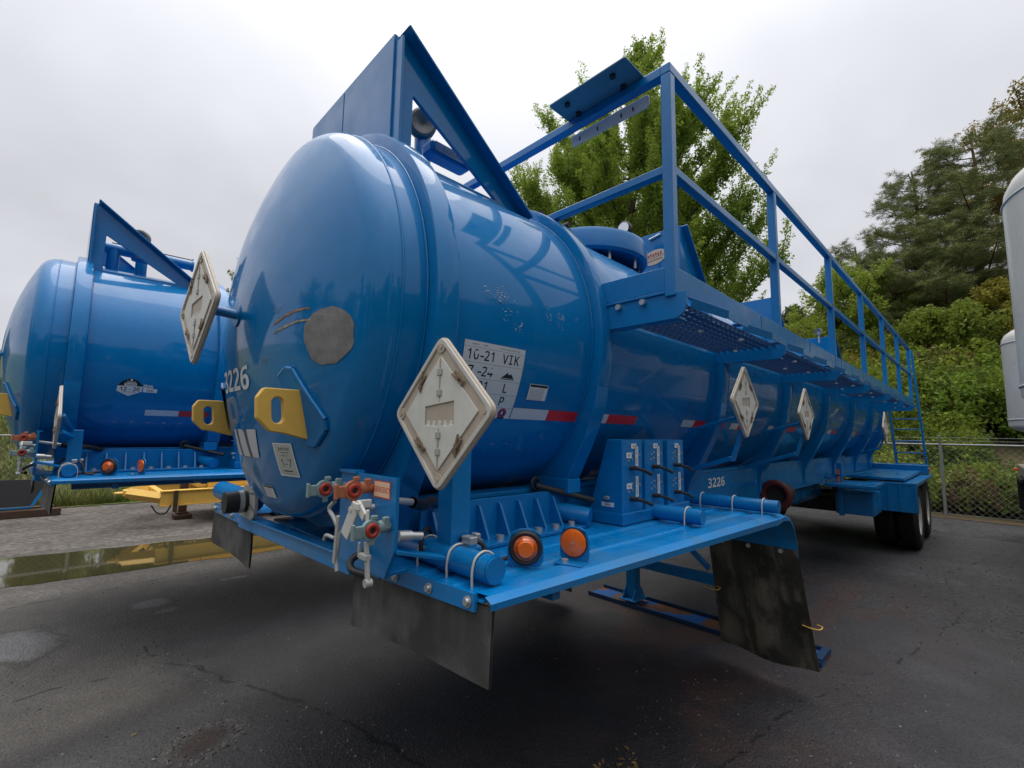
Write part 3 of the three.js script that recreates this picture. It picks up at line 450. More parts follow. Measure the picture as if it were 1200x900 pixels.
function tankTrailer(name, label, D, opt) {
  const T = thing(name, label, 'tank trailer', V(6, 0, 0), null, D);
  const P = (n, g, m = paintTrim, k) => part(T, n, g, m, k);
  const RINGS = [0.935, 1.9, 3.4, 4.96, 6.53, 8.05, 9.6, 10.9];
  /* tank */
  P('tank_head', [latheX(headProfile(), 128, TY)], paint);
  P('tank_shell', [latheX([[XS, TR], [XS + .012, TR], [2.4, TR], [4.2, TR], [6, TR], [8, TR], [11.1, TR]], 128, TY), latheX([[11.1, TR], [11.22, TR - .03], [11.31, TR - .12], [11.38, 0.5], [11.41, 0]], 96, TY)], paint);
  P('weld_seam', [new THREE.TorusGeometry(TR, 0.005, 6, 128).rotateY(Math.PI / 2).translate(XS + 0.004, TY, 0)], paint);
  RINGS.forEach((x, i) => {
    const r = 0.912, w = i ? 0.05 : 0.05, a = x - w, b = x + w;
    const ring = P('stiffener_ring', [latheX([[a, TR - .005], [a, r - .012], [a + .003, r - .003], [a + .012, r], [b - .012, r], [b - .003, r - .003], [b, r - .012], [b, TR - .005]], 112, TY, 0, true)], paint);
    for (const s of [1, -1]) { const yb = i < 2 ? 1.2 : 1.12, cv = new THREE.CatmullRomCurve3([[.888, 2.06], [.880, 1.95], [.864, 1.80], [.80, 1.64], [.70, 1.44], [.63, 1.30], [.605, yb]].map(([z, y]) => V(z, y, 0))).getPoints(20); P('saddle_plate', [toCreasedNormals(extX([...cv.map((c) => [s * c.x, c.y]), [s * .5, yb], [s * .5, 1.46], [s * .80, 1.86], [s * .84, 2.06]], a + .004, 2 * w - .008, .003), .5)], paint); }
    ring.add(mesh('weld_bead', [new THREE.TorusGeometry(TR + .002, .005, 5, 112).rotateY(Math.PI / 2).translate(a - .004, TY, 0), new THREE.TorusGeometry(TR + .002, .005, 5, 112).rotateY(Math.PI / 2).translate(b + .004, TY, 0)], paint));
  });
  /* frame */
  for (const s of [1, -1]) P('frame_rail', [span(1.0, 11.4, 1.085, 1.365, Math.min(s * .575, s * .595), Math.max(s * .575, s * .595), .003), span(1.0, 11.4, 1.365, 1.385, Math.min(s * .48, s * .60), Math.max(s * .48, s * .60), .003), span(1.0, 11.4, 1.065, 1.085, Math.min(s * .48, s * .60), Math.max(s * .48, s * .60), .003)]);
  for (const x of [1.2, 2.6, 4.2, 5.8, 7.4, 9, 10.6]) P('cross_member', [span(x - .05, x + .05, 1.09, 1.22, -.574, .574, .003)]);
  /* deck: sheet with turned-down lip on both sides, rear end rolled down as a mudguard */
  for (const s of [1, -1]) {
    const ze = (x) => 1.185 + 0.036 * (Math.min(x, 3.3) - .89);
    const prof = [[0.885, 1.2], [3.0, 1.2], [3.18, 1.194], [3.32, 1.16], [3.42, 1.09], [3.475, 0.99], [3.495, 0.885]];
    const at = (u) => { const q = u * (prof.length - 1), k = Math.min(prof.length - 2, Math.floor(q)), f = q - k; return [lerp(prof[k][0], prof[k + 1][0], f), lerp(prof[k][1], prof[k + 1][1], f)]; };
    const dk = gridGeo(60, 90, (u, v) => { const [x, y] = at(u), z = lerp(0.60, ze(x), v), w = ze(x) - z; const fr = clamp((1.25 - x) / .365) * (s > 0 ? .835 + .092 * (z - .587) - .885 + .008 : .75 - .885 + .008); const rib = 0.007 * (sstep(.085, .095, w) - sstep(.135, .145, w) + sstep(.215, .225, w) - sstep(.30, .31, w)); return V(x + fr, y - (x < 3.1 ? rib : rib * .3), s * z); });
    P('deck', [dk, span(0.89, 3.05, 1.178, 1.184, Math.min(s * .6, s * 1.17), Math.max(s * .6, s * 1.17), 0)], paintDeck);
    const lip = gridGeo(70, 4, (u, v) => { const [x, y] = at(u), d = x < 3.05 ? 0.75 + .22 * (x - .89) : clamp(1.22 * (1 - (x - 3.05) / 0.5), 0.25, 1.3); const c = [[0, 0], [0.026, -0.012], [0.034, -0.018], [0.030, -0.044], [0.022, -0.047]]; const k = v * 4, q = Math.min(3, Math.floor(k)), f = k - q; return V(x, y + lerp(c[q][1], c[q + 1][1], f) * d, s * (ze(x) + lerp(c[q][0], c[q + 1][0], f) * d)); });
    P('deck_lip', [toCreasedNormals(lip, .35)], paintDeck);
    for (let k = 0; k < 4; k++) P('deck_beam', [span(1.2 + k * .55, 1.24 + k * .55, 1.11, 1.185, Math.min(s * .6, s * 1.16), Math.max(s * .6, s * 1.16), .003)]);
    // rear mudflap under the rolled end
    if (opt.flaps) {
      const fl = gridGeo(14, 18, (u, v) => { const z = lerp(0.70, 1.275 + 0.07 * (1 - v), u), y = lerp(0.15 + 0.03 * u - 0.035 * Math.sin(u * 3.1), 0.93, v); const sway = (1 - v) * (0.13 + 0.05 * Math.sin(u * 3 + 1)) + 0.018 * Math.sin(u * 9 + v * 2) * (1 - v); return V(3.485 + sway, y, s * z); });
      const fb = fl.clone().translate(0.008, 0, 0);
      const F = P('mud_flap', [fl, fb], mudRubber, true);
      for (const z of [0.80, 0.98, 1.18]) put(F, 'bolt', boltG2, zinc, M4(3.478, 0.91, s * z, 0, 0, Math.PI / 2));
      if (s > 0) { const cl = [[0.70, .55, 3.54], [1.32, .45, 3.57]]; for (const [z, y, x] of cl) F.add(mesh('wire_clip', [tube([V(x - .03, y + .005, z - .05), V(x - .035, y, z), V(x - .03, y + .002, z + .045), V(x, y + .012, z + .055), V(x + .03, y + .01, z + .02)], .004, 16, 5)], yellow)); }
    }
    // front corner strip, bolts and flap
    const fx = s > 0 ? (z) => 0.835 + 0.092 * (z - .587) : (z) => .75 - .02 * (z - .6);
    const strip = new THREE.BoxGeometry(.012, .05, .56, 1, 1, 12).translate(0, 1.175, s * .865), sp = strip.attributes.position; for (let k = 0; k < sp.count; k++) sp.setX(k, sp.getX(k) + fx(Math.abs(sp.getZ(k)))); strip.computeVertexNormals();
    const st = P('front_strip', [strip], paintDeck);
    if (opt.flaps) { const fl = gridGeo(12, 10, (u, v) => { const z = lerp(.50, 1.20, u); return V(fx(z) + .010 + 0.012 * Math.sin(u * 4 + v) * (1 - v), lerp(.94 + .022 * u, 1.17, v), s * z); }); P('front_flap', [fl, fl.clone().translate(.009, 0, 0)], rubber); }
    for (const z of [0.62, 0.78, 0.95, 1.12]) { put(st, 'washer', washerG, zinc, M4(fx(z) - .008, 1.174, s * z, 0, 0, Math.PI / 2)); put(st, 'bolt', boltG, zinc, M4(fx(z) - .013, 1.174, s * z, 0, 0, Math.PI / 2)); }
  }
  /* centre of the front: beam, slats behind it */
  P('front_beam', [bar(V(0.765, 1.168, -0.62), V(0.825, 1.168, 0.56), 0.07, 0.062), bar(V(0.738, 1.203, -0.56), V(0.80, 1.203, 0.57), 0.05, 0.010, .003)], paintDeck);
  P('cross_plate', [span(0.9, 1.02, 1.15, 1.165, -.6, .6, .003)]); P('cross_plate', [span(1.12, 1.22, 1.16, 1.175, -.6, .6, .003)]);
  P('king_pin_plate', [span(1.0, 2.0, 1.09, 1.105, -.57, .57, .003)], dark);
  /* front rollover guard: cross plate with folded edges and two triangular side frames */
  function triFrame(xa, za, ya, xb, yb, w) {
    const out = [[xa, yb - .12], [xa, ya], [xa + .03, ya], [xb, yb], [xb - .02, yb - .09], [xa, yb - .12]];
    const sh = new THREE.Shape([[xa, yb - .16], [xa, ya - .012], [xa + .012, ya], [xa + .04, ya], [xb + .02, yb], [xb - .02, yb - .10]].map((p) => new THREE.Vector2(...p)));
    const hole = roundPoly([[xa + .085, yb + .02], [xa + .085, ya - .245], [xb - .165, yb + .02]].reverse(), .02); sh.holes.push(hole);
    return sh;
  }
  {
    const xa = 0.955, ya = 3.44, xb = 1.74, yb = 2.86;
    P('rollover_plate', [span(xa - .012, xa, 2.84, ya, -0.52, -0.095, .003), span(xa - .012, xa, 2.84, ya, -0.087, 0.42, .003), span(xa - .010, xa + .03, ya, ya + .012, -.52, .42, .003), span(xa, xa + .02, 2.86, ya - .01, -.099, -.083, 0)], paint);
    for (const s of [1, -1]) {
      const z = s > 0 ? 0.42 : -0.54, sh = triFrame(xa, z, ya, xb, yb);
      const t = P('rollover_side', [ext(sh, 0.014, .003).translate(0, 0, z)], paint);
      const d = V(xb + .02 - xa - .04, yb - ya, 0).normalize(), n = V(-d.y, d.x, 0);
      const a = V(xa + .02, ya + .015, z + (s > 0 ? .02 : 0)), b = V(xb + .05, yb - .02, z + (s > 0 ? .02 : 0));
      t.add(mesh('flange', [bar(a, b, .012, .10, .003).translate(0, .006, s * .01), bar(V(xa + .004, yb - .16, z + .03), V(xa + .004, ya - .03, z + .03), .012, .06, .003)], paint));
    }
  }
  P('vent_valve', [latheX([[0, 0], [-.028, .04], [-.034, .062], [-.028, .074], [-.01, .078], [.03, .076], [.05, .05], [.06, .03], [.10, .03]], 32, 0, 0, true).rotateZ(.2).rotateY(1.15).translate(1.29, 3.33, .13)], std(lin(.17, .17, .165), .5, .3, { map: grime }));
  P('vent_body', [rod(V(1.32, 2.95, .10), V(1.32, 3.30, .09), .045, 20), box(.26, .075, .10, 1.36, 3.10, .27, .02)], paintTrim);
  P('valve_plate', [gridGeo(1, 1, (u, v) => V(1.25 + .22 * u, 3.075 + .05 * v, .3225))], decalMat(valveTex, .5), true);
  if (opt.frontPipe) { const sp = P('suction_pipe', [rod(V(1.05, 3.21, 0), V(1.735, 3.21, 0), .048, 24), rod(V(1.12, 2.9, 0), V(1.12, 3.21, 0), .048, 18)]); sp.add(mesh('pipe_flange', [rod(V(1.725, 3.21, 0), V(1.74, 3.21, 0), .058, 24), span(1.73, 1.738, 3.25, 3.285, -.01, .01, .001)], paintTrim)); P('stop_rod', [rod(V(1.1, 3.266, 0), V(1.735, 3.272, 0), .005, 6)], dark); }
  /* manway and rear rollover frames on top */
  {
    const mx = 2.86, r = 0.47, y = 2.93;
    P('manway_lid', [latheX([[0, 0], [0, r - .06], [-.005, r - .02], [.015, r], [.12, r], [.15, r - .012], [.165, r - .04], [.18, 0]], 56, 0, 0, true).rotateZ(Math.PI / 2).translate(mx, y, .06)], paintTrim);
    P('manway_neck', [rod(V(mx, 2.72, 0), V(mx, y, .05), .36, 40)], paintTrim);
    for (let k = 0; k < 10; k++) { const a = k / 10 * 6.283 + .2; P('lid_clamp', [rod(V(mx + .41 * Math.cos(a), y - .07, .06 + .41 * Math.sin(a)), V(mx + .41 * Math.cos(a), y + .01, .06 + .41 * Math.sin(a)), .014, 6)], zinc); }
    P('hose_stub', [rod(V(2.42, 3.05, -.02), V(2.42, 3.28, -.02), .03, 12), rod(V(2.42, 3.10, .0), V(2.42, 3.10, .25), .018, 10)], dark);
    const wl = P('work_light', [latheX([[0, .055], [.005, .06], [.05, .058], [.08, .03], [.09, 0]], 24, 3.31, .24, true).translate(3.12, 0, 0), rod(V(3.17, 3.05, .24), V(3.17, 3.27, .24), .012, 8), box(.03, .03, .1, 3.17, 3.25, .24)], black);
    wl.add(mesh('lens', [new THREE.CircleGeometry(.05, 20).rotateY(-Math.PI / 2).translate(3.123, 3.31, .24)], glass));
    const dam = (x, z1, yt, len) => { P('rollover_dam', [span(x - .008, x + .008, 2.55, yt, -.5, z1, .003), ext([[x, yt], [x + .05, yt], [x + len, 2.6], [x, 2.55]], .012, .002).translate(0, 0, z1 - .012), bar(V(x + .03, yt + .004, z1 + .012), V(x + len, 2.62, z1 + .012), .012, .075, .003)], paint); };
    dam(3.45, .56, 3.34, .62); dam(5.55, .60, 3.2, .5); dam(8.3, .62, 3.2, .6);
    P('round_sticker', [gridGeo(10, 1, (u, v) => V(3.438, 3.13 + .13 * (v - .5) + .02 * (u - .5), .34 + .22 * (u - .5)))], decalMat(railTagTex, .5, true), true);
    P('dam_latch', [rod(V(3.43, 3.29, .30), V(3.43, 3.31, .40), .010, 8)], zinc); P('dam_slot', [box(.01, .02, .13, 3.435, 3.00, .36)], dark);
    P('top_light', [latheX([[0, .05], [.03, .055], [.07, .03], [.08, 0]], 20, 3.27, .48, true).translate(8.15, 0, 0), rod(V(8.2, 3.1, .48), V(8.2, 3.25, .48), .012, 6)], zinc);
  }
  /* walkway */
  if (opt.walkway) {
    const x0 = 1.925, x1 = 11.45; let n = 17; const L = (x1 - x0) / n;
    for (let k = 0; k < n; k++) P('kick_plate', [span(x0 + k * L + .003, x0 + (k + 1) * L - .003, 2.29 + (k % 2) * .002, 2.405, 1.246 - (k % 2) * .003, 1.258 - (k % 2) * .003, .003)]);
    P('platform_end', [span(x0 - .01, x0, 2.305, 2.415, .86, 1.258, .003)]);
    const foot = [[.80, 2.17], [1.26, 2.17], [1.29, 2.19], [1.305, 2.225], [1.305, 2.285], [.78, 2.285], [.74, 2.23]];
    const rb = [0, ...RINGS.slice(2)]; for (const x of rb) { const xx = x ? x - .05 : x0 - .012; P('platform_bracket', [extX(foot, xx, .012, .001), span(xx + .014, xx + .085, 2.172, 2.182, .80, 1.262, .002)]); }
    const end = P('end_rib', [span(x0 - .022, x0 - .010, 2.288, 2.300, .88, 1.24, .002)]); for (const z of [.97, 1.10]) put(end, 'bolt', boltG2, zinc, M4(x0 - .026, 2.268, z, 0, 0, Math.PI / 2));
    P('bracket_backing', [span(x0 - .012, x0 - .002, 2.24, 2.30, .88, 1.22, .002)]);
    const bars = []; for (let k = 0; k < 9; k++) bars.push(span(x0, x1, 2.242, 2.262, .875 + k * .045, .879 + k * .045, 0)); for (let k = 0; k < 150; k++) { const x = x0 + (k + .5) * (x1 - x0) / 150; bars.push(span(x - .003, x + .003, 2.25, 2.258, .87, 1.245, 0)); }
    const gr = P('grating', bars, std(lin(.001, .05, .17), .6)); gr.userData.kind = 'stuff';  // grating: darker blue than the trim, underside shade painted into its colour
    for (let k = 0; k < 26; k++) put(T, 'bolt', boltG2, zinc, M4(2.1 + k * .36, 2.219, 1.05 + .08 * (k % 3)));
    for (let k = 0; k < 14; k++) { const xs = 2.06 + k * .66, w = .50; P('hose_loop', [bar(V(xs, 2.27, 1.262), V(xs + .24, 2.245, 1.335), .042, .006, .002), bar(V(xs + .24, 2.245, 1.335), V(xs + w, 2.245, 1.335), .042, .006, .002), bar(V(xs + w, 2.245, 1.335), V(xs + w + .01, 2.25, 1.262), .042, .006, .002)]); }
    /* railing */
    const PX = [1.925, 3.43, 5.07, 6.65, 8.22, 9.75, 11.35];
    for (const x of PX) P('rail_post', [bar(V(x, 2.27, 1.235), V(x, 3.345, 1.235), .05, .05, .006)]);
    P('top_rail', [span(1.90, 11.375, 3.345, 3.395, 1.21, 1.26, .006)]); P('mid_rail', [span(1.95, 11.32, 2.855, 2.897, 1.214, 1.256, .006)]);
    P('cross_rail', [span(1.90, 1.95, 3.345, 3.394, -.62, 1.212, .006), bar(V(1.925, 2.8, -.62), V(1.925, 3.35, -.62), .05, .05, .006)]); P('cross_rail', [span(1.903, 1.946, 2.855, 2.897, .25, 1.212, .006)]);
    const sg = P('deflector_plate', [ext(roundPoly([[1.738, .655], [1.952, .655], [1.952, 1.122], [1.738, 1.122]], .015), .006, .001).rotateX(Math.PI / 2).translate(0, 3.402, 0)], std(lin(.11, .24, .33), .4, 0, { map: grime }));
    for (const z of [.74, 1.02]) for (const x of [1.79, 1.885]) put(sg, 'bolt', boltG2, dark, M4(x, 3.390, z));
    const ss = P('deflector_strip', [ext(roundPoly([[.62, 0], [1.11, 0], [1.11, .062], [.62, .062]], .02), .005, .001).rotateY(-Math.PI / 2).rotateZ(.12).translate(1.985, 3.29, 0)], std(lin(.62, .63, .66), .4, 0, { map: grime }));
    for (const z of [.68, .80, .95, 1.02]) put(ss, 'slot', prep(box(.006, .022, .010, 0, 0, 0, .002)), dark, M4(1.977, 3.318, z, 0, 0, .12));
    /* rear ladder */
    for (const [za, zb] of [[.88, .93], [1.27, 1.36]]) P('ladder_stringer', [bar(V(11.52, za > 1 ? 3.35 : 2.25, za), V(11.6, 1.15, zb), .03, .06, .004)]);
    for (const y of [2.06, 1.86, 1.64, 1.42, 1.21]) P('ladder_rung', [span(11.53, 11.63, y - .02, y, .90, 1.33, .003)]);
  }
  /* conspicuity tape and stickers on the near side */
  const ty = opt.tapeY || 0;
  for (const [a, b, c] of opt.tape) { P('white_tape', [sidePatch(a, b, 1.715 + ty, 1.762 + ty)], tapeWhite); P('red_tape', [sidePatch(b, c, 1.715 + ty, 1.762 + ty)], tapeRed); }
  for (const [w, g, m] of opt.decals) P(w, [g], m, true);
  /* tow eyes on the head */
  for (const s of [1, -1]) {
    const z = s * .50 - .012; const sh = roundPoly([[.485, 1.788], [.60, 1.788], [.72, 1.60], [.555, 1.642], [.512, 1.648], [.470, 1.69], [.466, 1.758]].reverse(), .005); const h = new THREE.Path(); h.moveTo(.505, 1.748); h.absarc(.528, 1.742, .0225, Math.PI, 0, true); h.lineTo(.5545, 1.695); h.absarc(.532, 1.692, .0225, 0, -Math.PI, true); h.closePath(); sh.holes.push(h);
    P('tow_eye', [ext(sh, .026, .003).translate(0, 0, z - .004)], yellow);
    P('eye_gusset', [ext([[.585, 1.785], [.69, 1.63], [.78, 1.57], [.78, 1.80], [.66, 1.80]], .020, .002).translate(0, 0, z)], paint);
    const pp = [[.40, 1.845], [.445, 1.872], [.478, 1.865], [.605, 1.69], [.60, 1.655], [.535, 1.60], [.50, 1.605]], ps = roundPoly(pp.map(([a, c]) => [s * a, c]), .012);
    const dp = new THREE.ShapeGeometry(ps, 4), q = dp.attributes.position; for (let k = 0; k < q.count; k++) { const c = capsule(q.getY(k), q.getX(k), .013); q.setXYZ(k, c.x, c.y, c.z); } dp.computeVertexNormals();
    const dbl = P('doubler_plate', [dp], paint);
    for (let k = 0; k + 1 < pp.length; k++) dbl.add(mesh('weld_bead', [tube([0, .5, 1].map((f) => capsule(lerp(pp[k][1], pp[k + 1][1], f), s * lerp(pp[k][0], pp[k + 1][0], f), .006)), .009, 8, 7)], paint));
  }
  /* head placard on a stub pipe */
  P('placard_stub', [rod(V(.387, 2.145, -.03), V(.515, 2.13, .0), .020, 16), rod(V(.388, 2.145, -.03), V(.396, 2.145, -.028), .06, 20), rod(V(.500, 2.13, 0), V(.508, 2.13, 0), .05, 20)], paintTrim);
  placard(T, M4(0.383, 2.148, -0.045, 0, -Math.PI / 2 + 0.075, 0, .935));
  /* air panel, gladhands and holders */
  const py = opt.panelY || 0, pdx = opt.plX || 0, first = T.children.length;
  P('air_panel', [extX([[.58, 1.215], [.58, 1.512], [.95, 1.512], [.95, 1.302], [.90, 1.215]], .735, .010, .001), span(.725, .76, 1.508, 1.520, .58, .70, .002), bar(V(.742, 1.302, .95), V(.90, 1.262, .97), .012, .03, .002), span(.74, .84, 1.204, 1.216, .56, .86, .002)], paintTrim);
  P('hose_fitting', [rod(V(.745, 1.44, .86), V(.86, 1.42, .84), .012, 8)], zinc); P('hose_fitting', [rod(V(.745, 1.345, .955), V(.785, 1.342, .96), .017, 6), rod(V(.785, 1.342, .96), V(.82, 1.338, .965), .012, 10)], zinc);
  P('air_hose', [tube([V(.86, 1.42, .84), V(.93, 1.40, .80), V(1.0, 1.40, .74), V(1.10, 1.37, .64), V(1.3, 1.28, .35)], .019, 24, 10)], hoseMat);
  gladhand(T, V(.655, 1.458, .635), tealMetal, .735); gladhand(T, V(.668, 1.470, .815), orangeMetal, .735); gladhand(T, V(.672, 1.368, .93), tealMetal, .735);
  P('warning_label', [gridGeo(1, 1, (u, v) => V(.7325, 1.447 + .052 * v, .815 + .105 * u))], decalMat(emTex, .5), true);
  P('coupling_holder', [bar(V(.665, 1.432, .845), V(.66, 1.33, .785), .010, .04), bar(V(.665, 1.436, .85), V(.665, 1.40, .90), .010, .03), box(.05, .026, .010, .69, 1.43, .84), bar(V(.665, 1.425, .915), V(.665, 1.375, .915), .010, .010), rod(V(.655, 1.415, .82), V(.735, 1.415, .82), .009, 10), box(.012, .02, .03, .658, 1.428, .862, .003)], white);
  P('release_lever', [tube([V(.66, 1.424, .70), V(.655, 1.40, .675), V(.66, 1.372, .705), V(.665, 1.33, .735), V(.665, 1.25, .725), V(.665, 1.215, .735)], .007, 24, 7), bar(V(.66, 1.385, .735), V(.66, 1.235, .722), .010, .018), tube([V(.65, 1.30, .66), V(.65, 1.316, .675), V(.66, 1.312, .715)], .006, 12, 6)], steelGrey);
  P('release_lever', [bar(V(.665, 1.335, .915), V(.665, 1.22, .935), .010, .02), box(.02, .018, .045, .665, 1.292, .91), rod(V(.655, 1.225, .935), V(.675, 1.225, .935), .012, 10), bar(V(.66, 1.33, .885), V(.66, 1.285, .885), .010, .010)], steelGrey);
  P('air_line', [tube([V(.735, 1.28, .80), V(.69, 1.255, .78), V(.675, 1.235, .81), V(.70, 1.225, .87)], .011, 18, 7)], hoseMat);
  for (let k = first; k < T.children.length; k++) T.children[k].position.x += opt.panelX || 0;
  if (opt.reel) { P('pipe_flange', [ext((() => { const s = roundPoly([[-.62, 1.21], [-.36, 1.21], [-.34, 1.30], [-.40, 1.37], [-.54, 1.37], [-.60, 1.30]], .05); return s; })(), .014, .002).rotateY(-Math.PI / 2).translate(.735, 0, .02)], steelGrey); P('pipe_stub', [rod(V(.62, 1.29, -.46), V(.735, 1.29, -.46), .052, 24)], black); P('pipe_collar', [rod(V(.68, 1.29, -.46), V(.70, 1.29, -.46), .056, 24)], zinc); P('end_pipe', [rod(V(.78, 1.27, -.56), V(.78, 1.27, -1.2), .055, 24)], paintTrim); }
  /* drain pipes with straps */
  const strap = (parent, x, y, z, r, h) => { const m = mesh('strap', [strapG(r, h).translate(x, y, z)], rimWhite); parent.add(m); };
  { const p = P('drain_pipe', [rod(V(.955, 1.246, .34), V(.965, 1.246, 1.135), .042, 28), rod(V(.965, 1.246, 1.135), V(.965, 1.246, 1.143), .039, 28)]); for (const z of [.80, .965, 1.09]) strap(p, .963, 1.246, z, .046, .05); }
  { const p = P('drain_pipe', [rod(V(2.36, 1.245, .86), V(2.36, 1.245, 1.15), .039, 26), rod(V(2.36, 1.245, 1.15), V(2.36, 1.245, 1.158), .036, 26)]); strap(p, 2.36, 1.245, 1.08, .043, .045); }
  { const p = P('drain_pipe', [rod(V(3.07, 1.245, .58), V(3.07, 1.245, 1.30), .038, 26)]); for (const z of [.66, .85, 1.05, 1.22]) strap(p, 3.07, 1.245, z, .042, .045); }
  { P('drain_pipe', [rod(V(1.80, 1.28, .55), V(1.90, 1.25, .80), .045, 22)]); P('actuator', [rod(V(1.70, 1.40, .62), V(1.98, 1.32, .76), .016, 10), new THREE.TorusGeometry(.028, .008, 8, 18).translate(1.70, 1.41, .62)], black); P('valve_block', [span(1.83, 1.93, 1.36, 1.43, .52, .72, .005)]); }
  /* bolster with gussets and bolts */
  { const b = P('bolster', [span(1.02, 1.88, 1.2, 1.372, .640, .655, .003), span(1.02, 1.88, 1.203, 1.218, .655, .80, .003)]);
    for (let k = 0; k < 7; k++) { const x = 1.06 + k * .118; b.add(mesh('gusset', [extX([[.655, 1.218], [.735, 1.218], [.672, 1.345], [.655, 1.35]], x, .010, .001)], paintTrim)); const bt = new THREE.Mesh(boltG2, zinc); bt.name = 'bolt'; bt.position.set(x + .05, 1.226, .75); bt.scale.setScalar(1.2); bt.castShadow = bt.receiveShadow = true; b.add(bt); } }
  /* side placard at the front corner on its post, facing forward */
  P('placard_post', [span(.945, 1.025, 1.20, 1.62 + py, .865, .945, .005)]);
  placard(T, M4(.80 + pdx, 1.708 + py, 1.08, 0, -Math.PI / 2 + .04, 0, .87));
  P('placard_arm', [bar(V(.965, 1.56 + py, .91), V(.815 + pdx, 1.60 + py, 1.06), .04, .03), bar(V(.965, 1.60 + py, .91), V(.815 + pdx, 1.72 + py, 1.07), .03, .03)], paintTrim);
  P('cable', [tube([V(1.04, 1.30, .88), V(.98, 1.305, .965), V(1.03, 1.29, 1.0), V(1.05, 1.22, 1.02), V(1.1, 1.21, 1.03)], .008, 24, 6), new THREE.TorusGeometry(.05, .008, 6, 20).rotateY(.6).translate(.95, 1.27, .80)], black);
  P('cable_clamp', [box(.03, .025, .05, .99, 1.305, .985), box(.02, .02, .03, 1.03, 1.31, .97)], zinc);
  /* amber marker lamp and reflector on brackets */
  { const m1 = M4(1.185, 1.264, 1.05, 0, -Math.PI / 2 + .80, 0, .82); const bk = roundPoly([[-.075, -.08], [.075, -.08], [.075, .02], [.05, .075], [-.05, .075], [-.075, .02]], .04);
    const b = put(T, 'lamp_bracket', prep(ext(bk, .006, .001)), paintTrim, m1);
    put(b, 'grommet', prep(latheX([[.0, .070], [.014, .070], [.020, .062], [.016, .052], [.004, .050]], 36, 0, 0, true).rotateY(-Math.PI / 2)), black, M4(0, 0, .006)); put(b, 'amber_lamp', prep(latheX([[0, .052], [.018, .050], [.022, .042], [.026, .038], [.034, .034], [.040, .0]], 36, 0, 0, true).rotateY(-Math.PI / 2)), lensDeep, M4(0, 0, .006)); put(b, 'lamp_dome', prep(latheX([[.026, .037], [.040, .034], [.043, .030], [.044, 0]], 30, 0, 0, true).rotateY(-Math.PI / 2)), lensOrange, M4(0, 0, .006));
    const m2 = M4(1.365, 1.262, 1.12, 0, -Math.PI / 2 + .30, 0, .86); const c = put(T, 'lamp_bracket', prep(mergeGeometries([flat(ext(roundPoly([[-.06, -.072], [.066, -.072], [.066, .03], [.045, .068], [-.04, .068], [-.06, .03]], .03), .006, .001)), flat(box(.12, .006, .08, 0, -.069, .04, .002))])), paintTrim, m2);
    put(c, 'reflector_rim', prep(rod(V(0, .004, .006), V(0, .004, .010), .060, 36)), black, M4(0, 0, 0)); put(c, 'amber_reflector', prep(latheX([[0, .056], [.006, .055], [.008, .05], [.009, 0]], 36, 0, 0, true).rotateY(-Math.PI / 2).translate(0, .004, .010)), lensOrange, M4(0, 0, 0)); put(c, 'rivet', prep(rod(V(0, .004, .018), V(0, .004, .022), .006, 8)), zinc, M4(0, 0, 0)); put(c, 'bolt', boltG2, zinc, M4(-.02, -.06, .055));
    P('wire_bundle', [tube([V(.99, 1.22, .98), V(1.06, 1.215, 1.0), V(1.15, 1.225, 1.0), V(1.22, 1.22, 1.03)], .008, 16, 6)], wood); }
  /* valve control cabinets */
  { const zf = .885; P('cabinet_base', [span(2.04, 2.78, 1.203, 1.262, .70, zf + .012, .006)], paintTrim);
    const prof = [[zf, 1.262], [zf, 1.612], [zf - .05, 1.628], [.83, 1.628], [.70, 1.40], [.69, 1.262]];
    [[2.05, 2.245], [2.275, 2.475], [2.525, 2.725]].forEach(([a, b], i) => {
      const pr = [[zf, 1.262], [zf, 1.625], [.80, 1.625], [.69, 1.262]]; const c = P('control_cabinet', [extX(pr, a + .004, b - a - .008, .004), extX([[zf + .004, 1.60], [zf + .002, 1.628], [.79, 1.628], [.79, 1.60]], a + .03, b - a - .06, .002)], paintTrim);
      for (const y of [1.50, 1.345]) {
        const hx = lerp(a, b, .56); c.add(mesh('handle', [rod(V(hx - .035, y - .015, zf), V(hx - .03, y - .015, zf + .04), .012, 10), tube([V(hx - .03, y - .015, zf + .035), V(hx + .03, y - .03, zf + .05), V(hx + .085, y - .05, zf + .055), V(hx + .10, y - .048, zf + .05)], .009, 16, 8)], black));
        c.add(mesh('handle_label', [gridGeo(1, 1, (u, v) => V(hx + .012 + .028 * u, y - .01 + .105 * v, zf + .0065))], decalMat(handleTagTex, .5), true)); c.add(mesh('screw', [[-.045, .05], [-.05, .02], [-.02, .06], [-.02, .03], [.055, .05]].map(([p, q]) => rod(V(hx + p, y + q, zf), V(hx + p, y + q, zf + .008), .006, 7)), zinc));
        if (!i) c.add(mesh('tag_label', [gridGeo(1, 1, (u, v) => V(a + .035 + .05 * u, y + .035 + .028 * v, zf + .0065))], decalMat(tagTex, .5), true));
      }
      c.add(mesh('tag_label', [gridGeo(1, 1, (u, v) => V(lerp(a, b, .42) + .05 * u, 1.583 + .026 * v, zf + .0065))], decalMat(tagTex, .5), true));
      if (!i) { c.add(mesh('tag_label', [gridGeo(1, 1, (u, v) => V(2.048, 1.288 + .022 * v, .765 + .075 * u))], decalMat(tagTex, .5), true)); c.add(mesh('bleed_valve', [rod(V(2.05, 1.33, .80), V(2.03, 1.33, .80), .012, 8), box(.012, .014, .03, 2.03, 1.332, .81)], zinc)); }
    }); P('hanging_tag', [gridGeo(1, 1, (u, v) => V(2.77 + .05 * u, 1.30 + .10 * v, .80))], std(lin(.55, .56, .56), .6), true); }
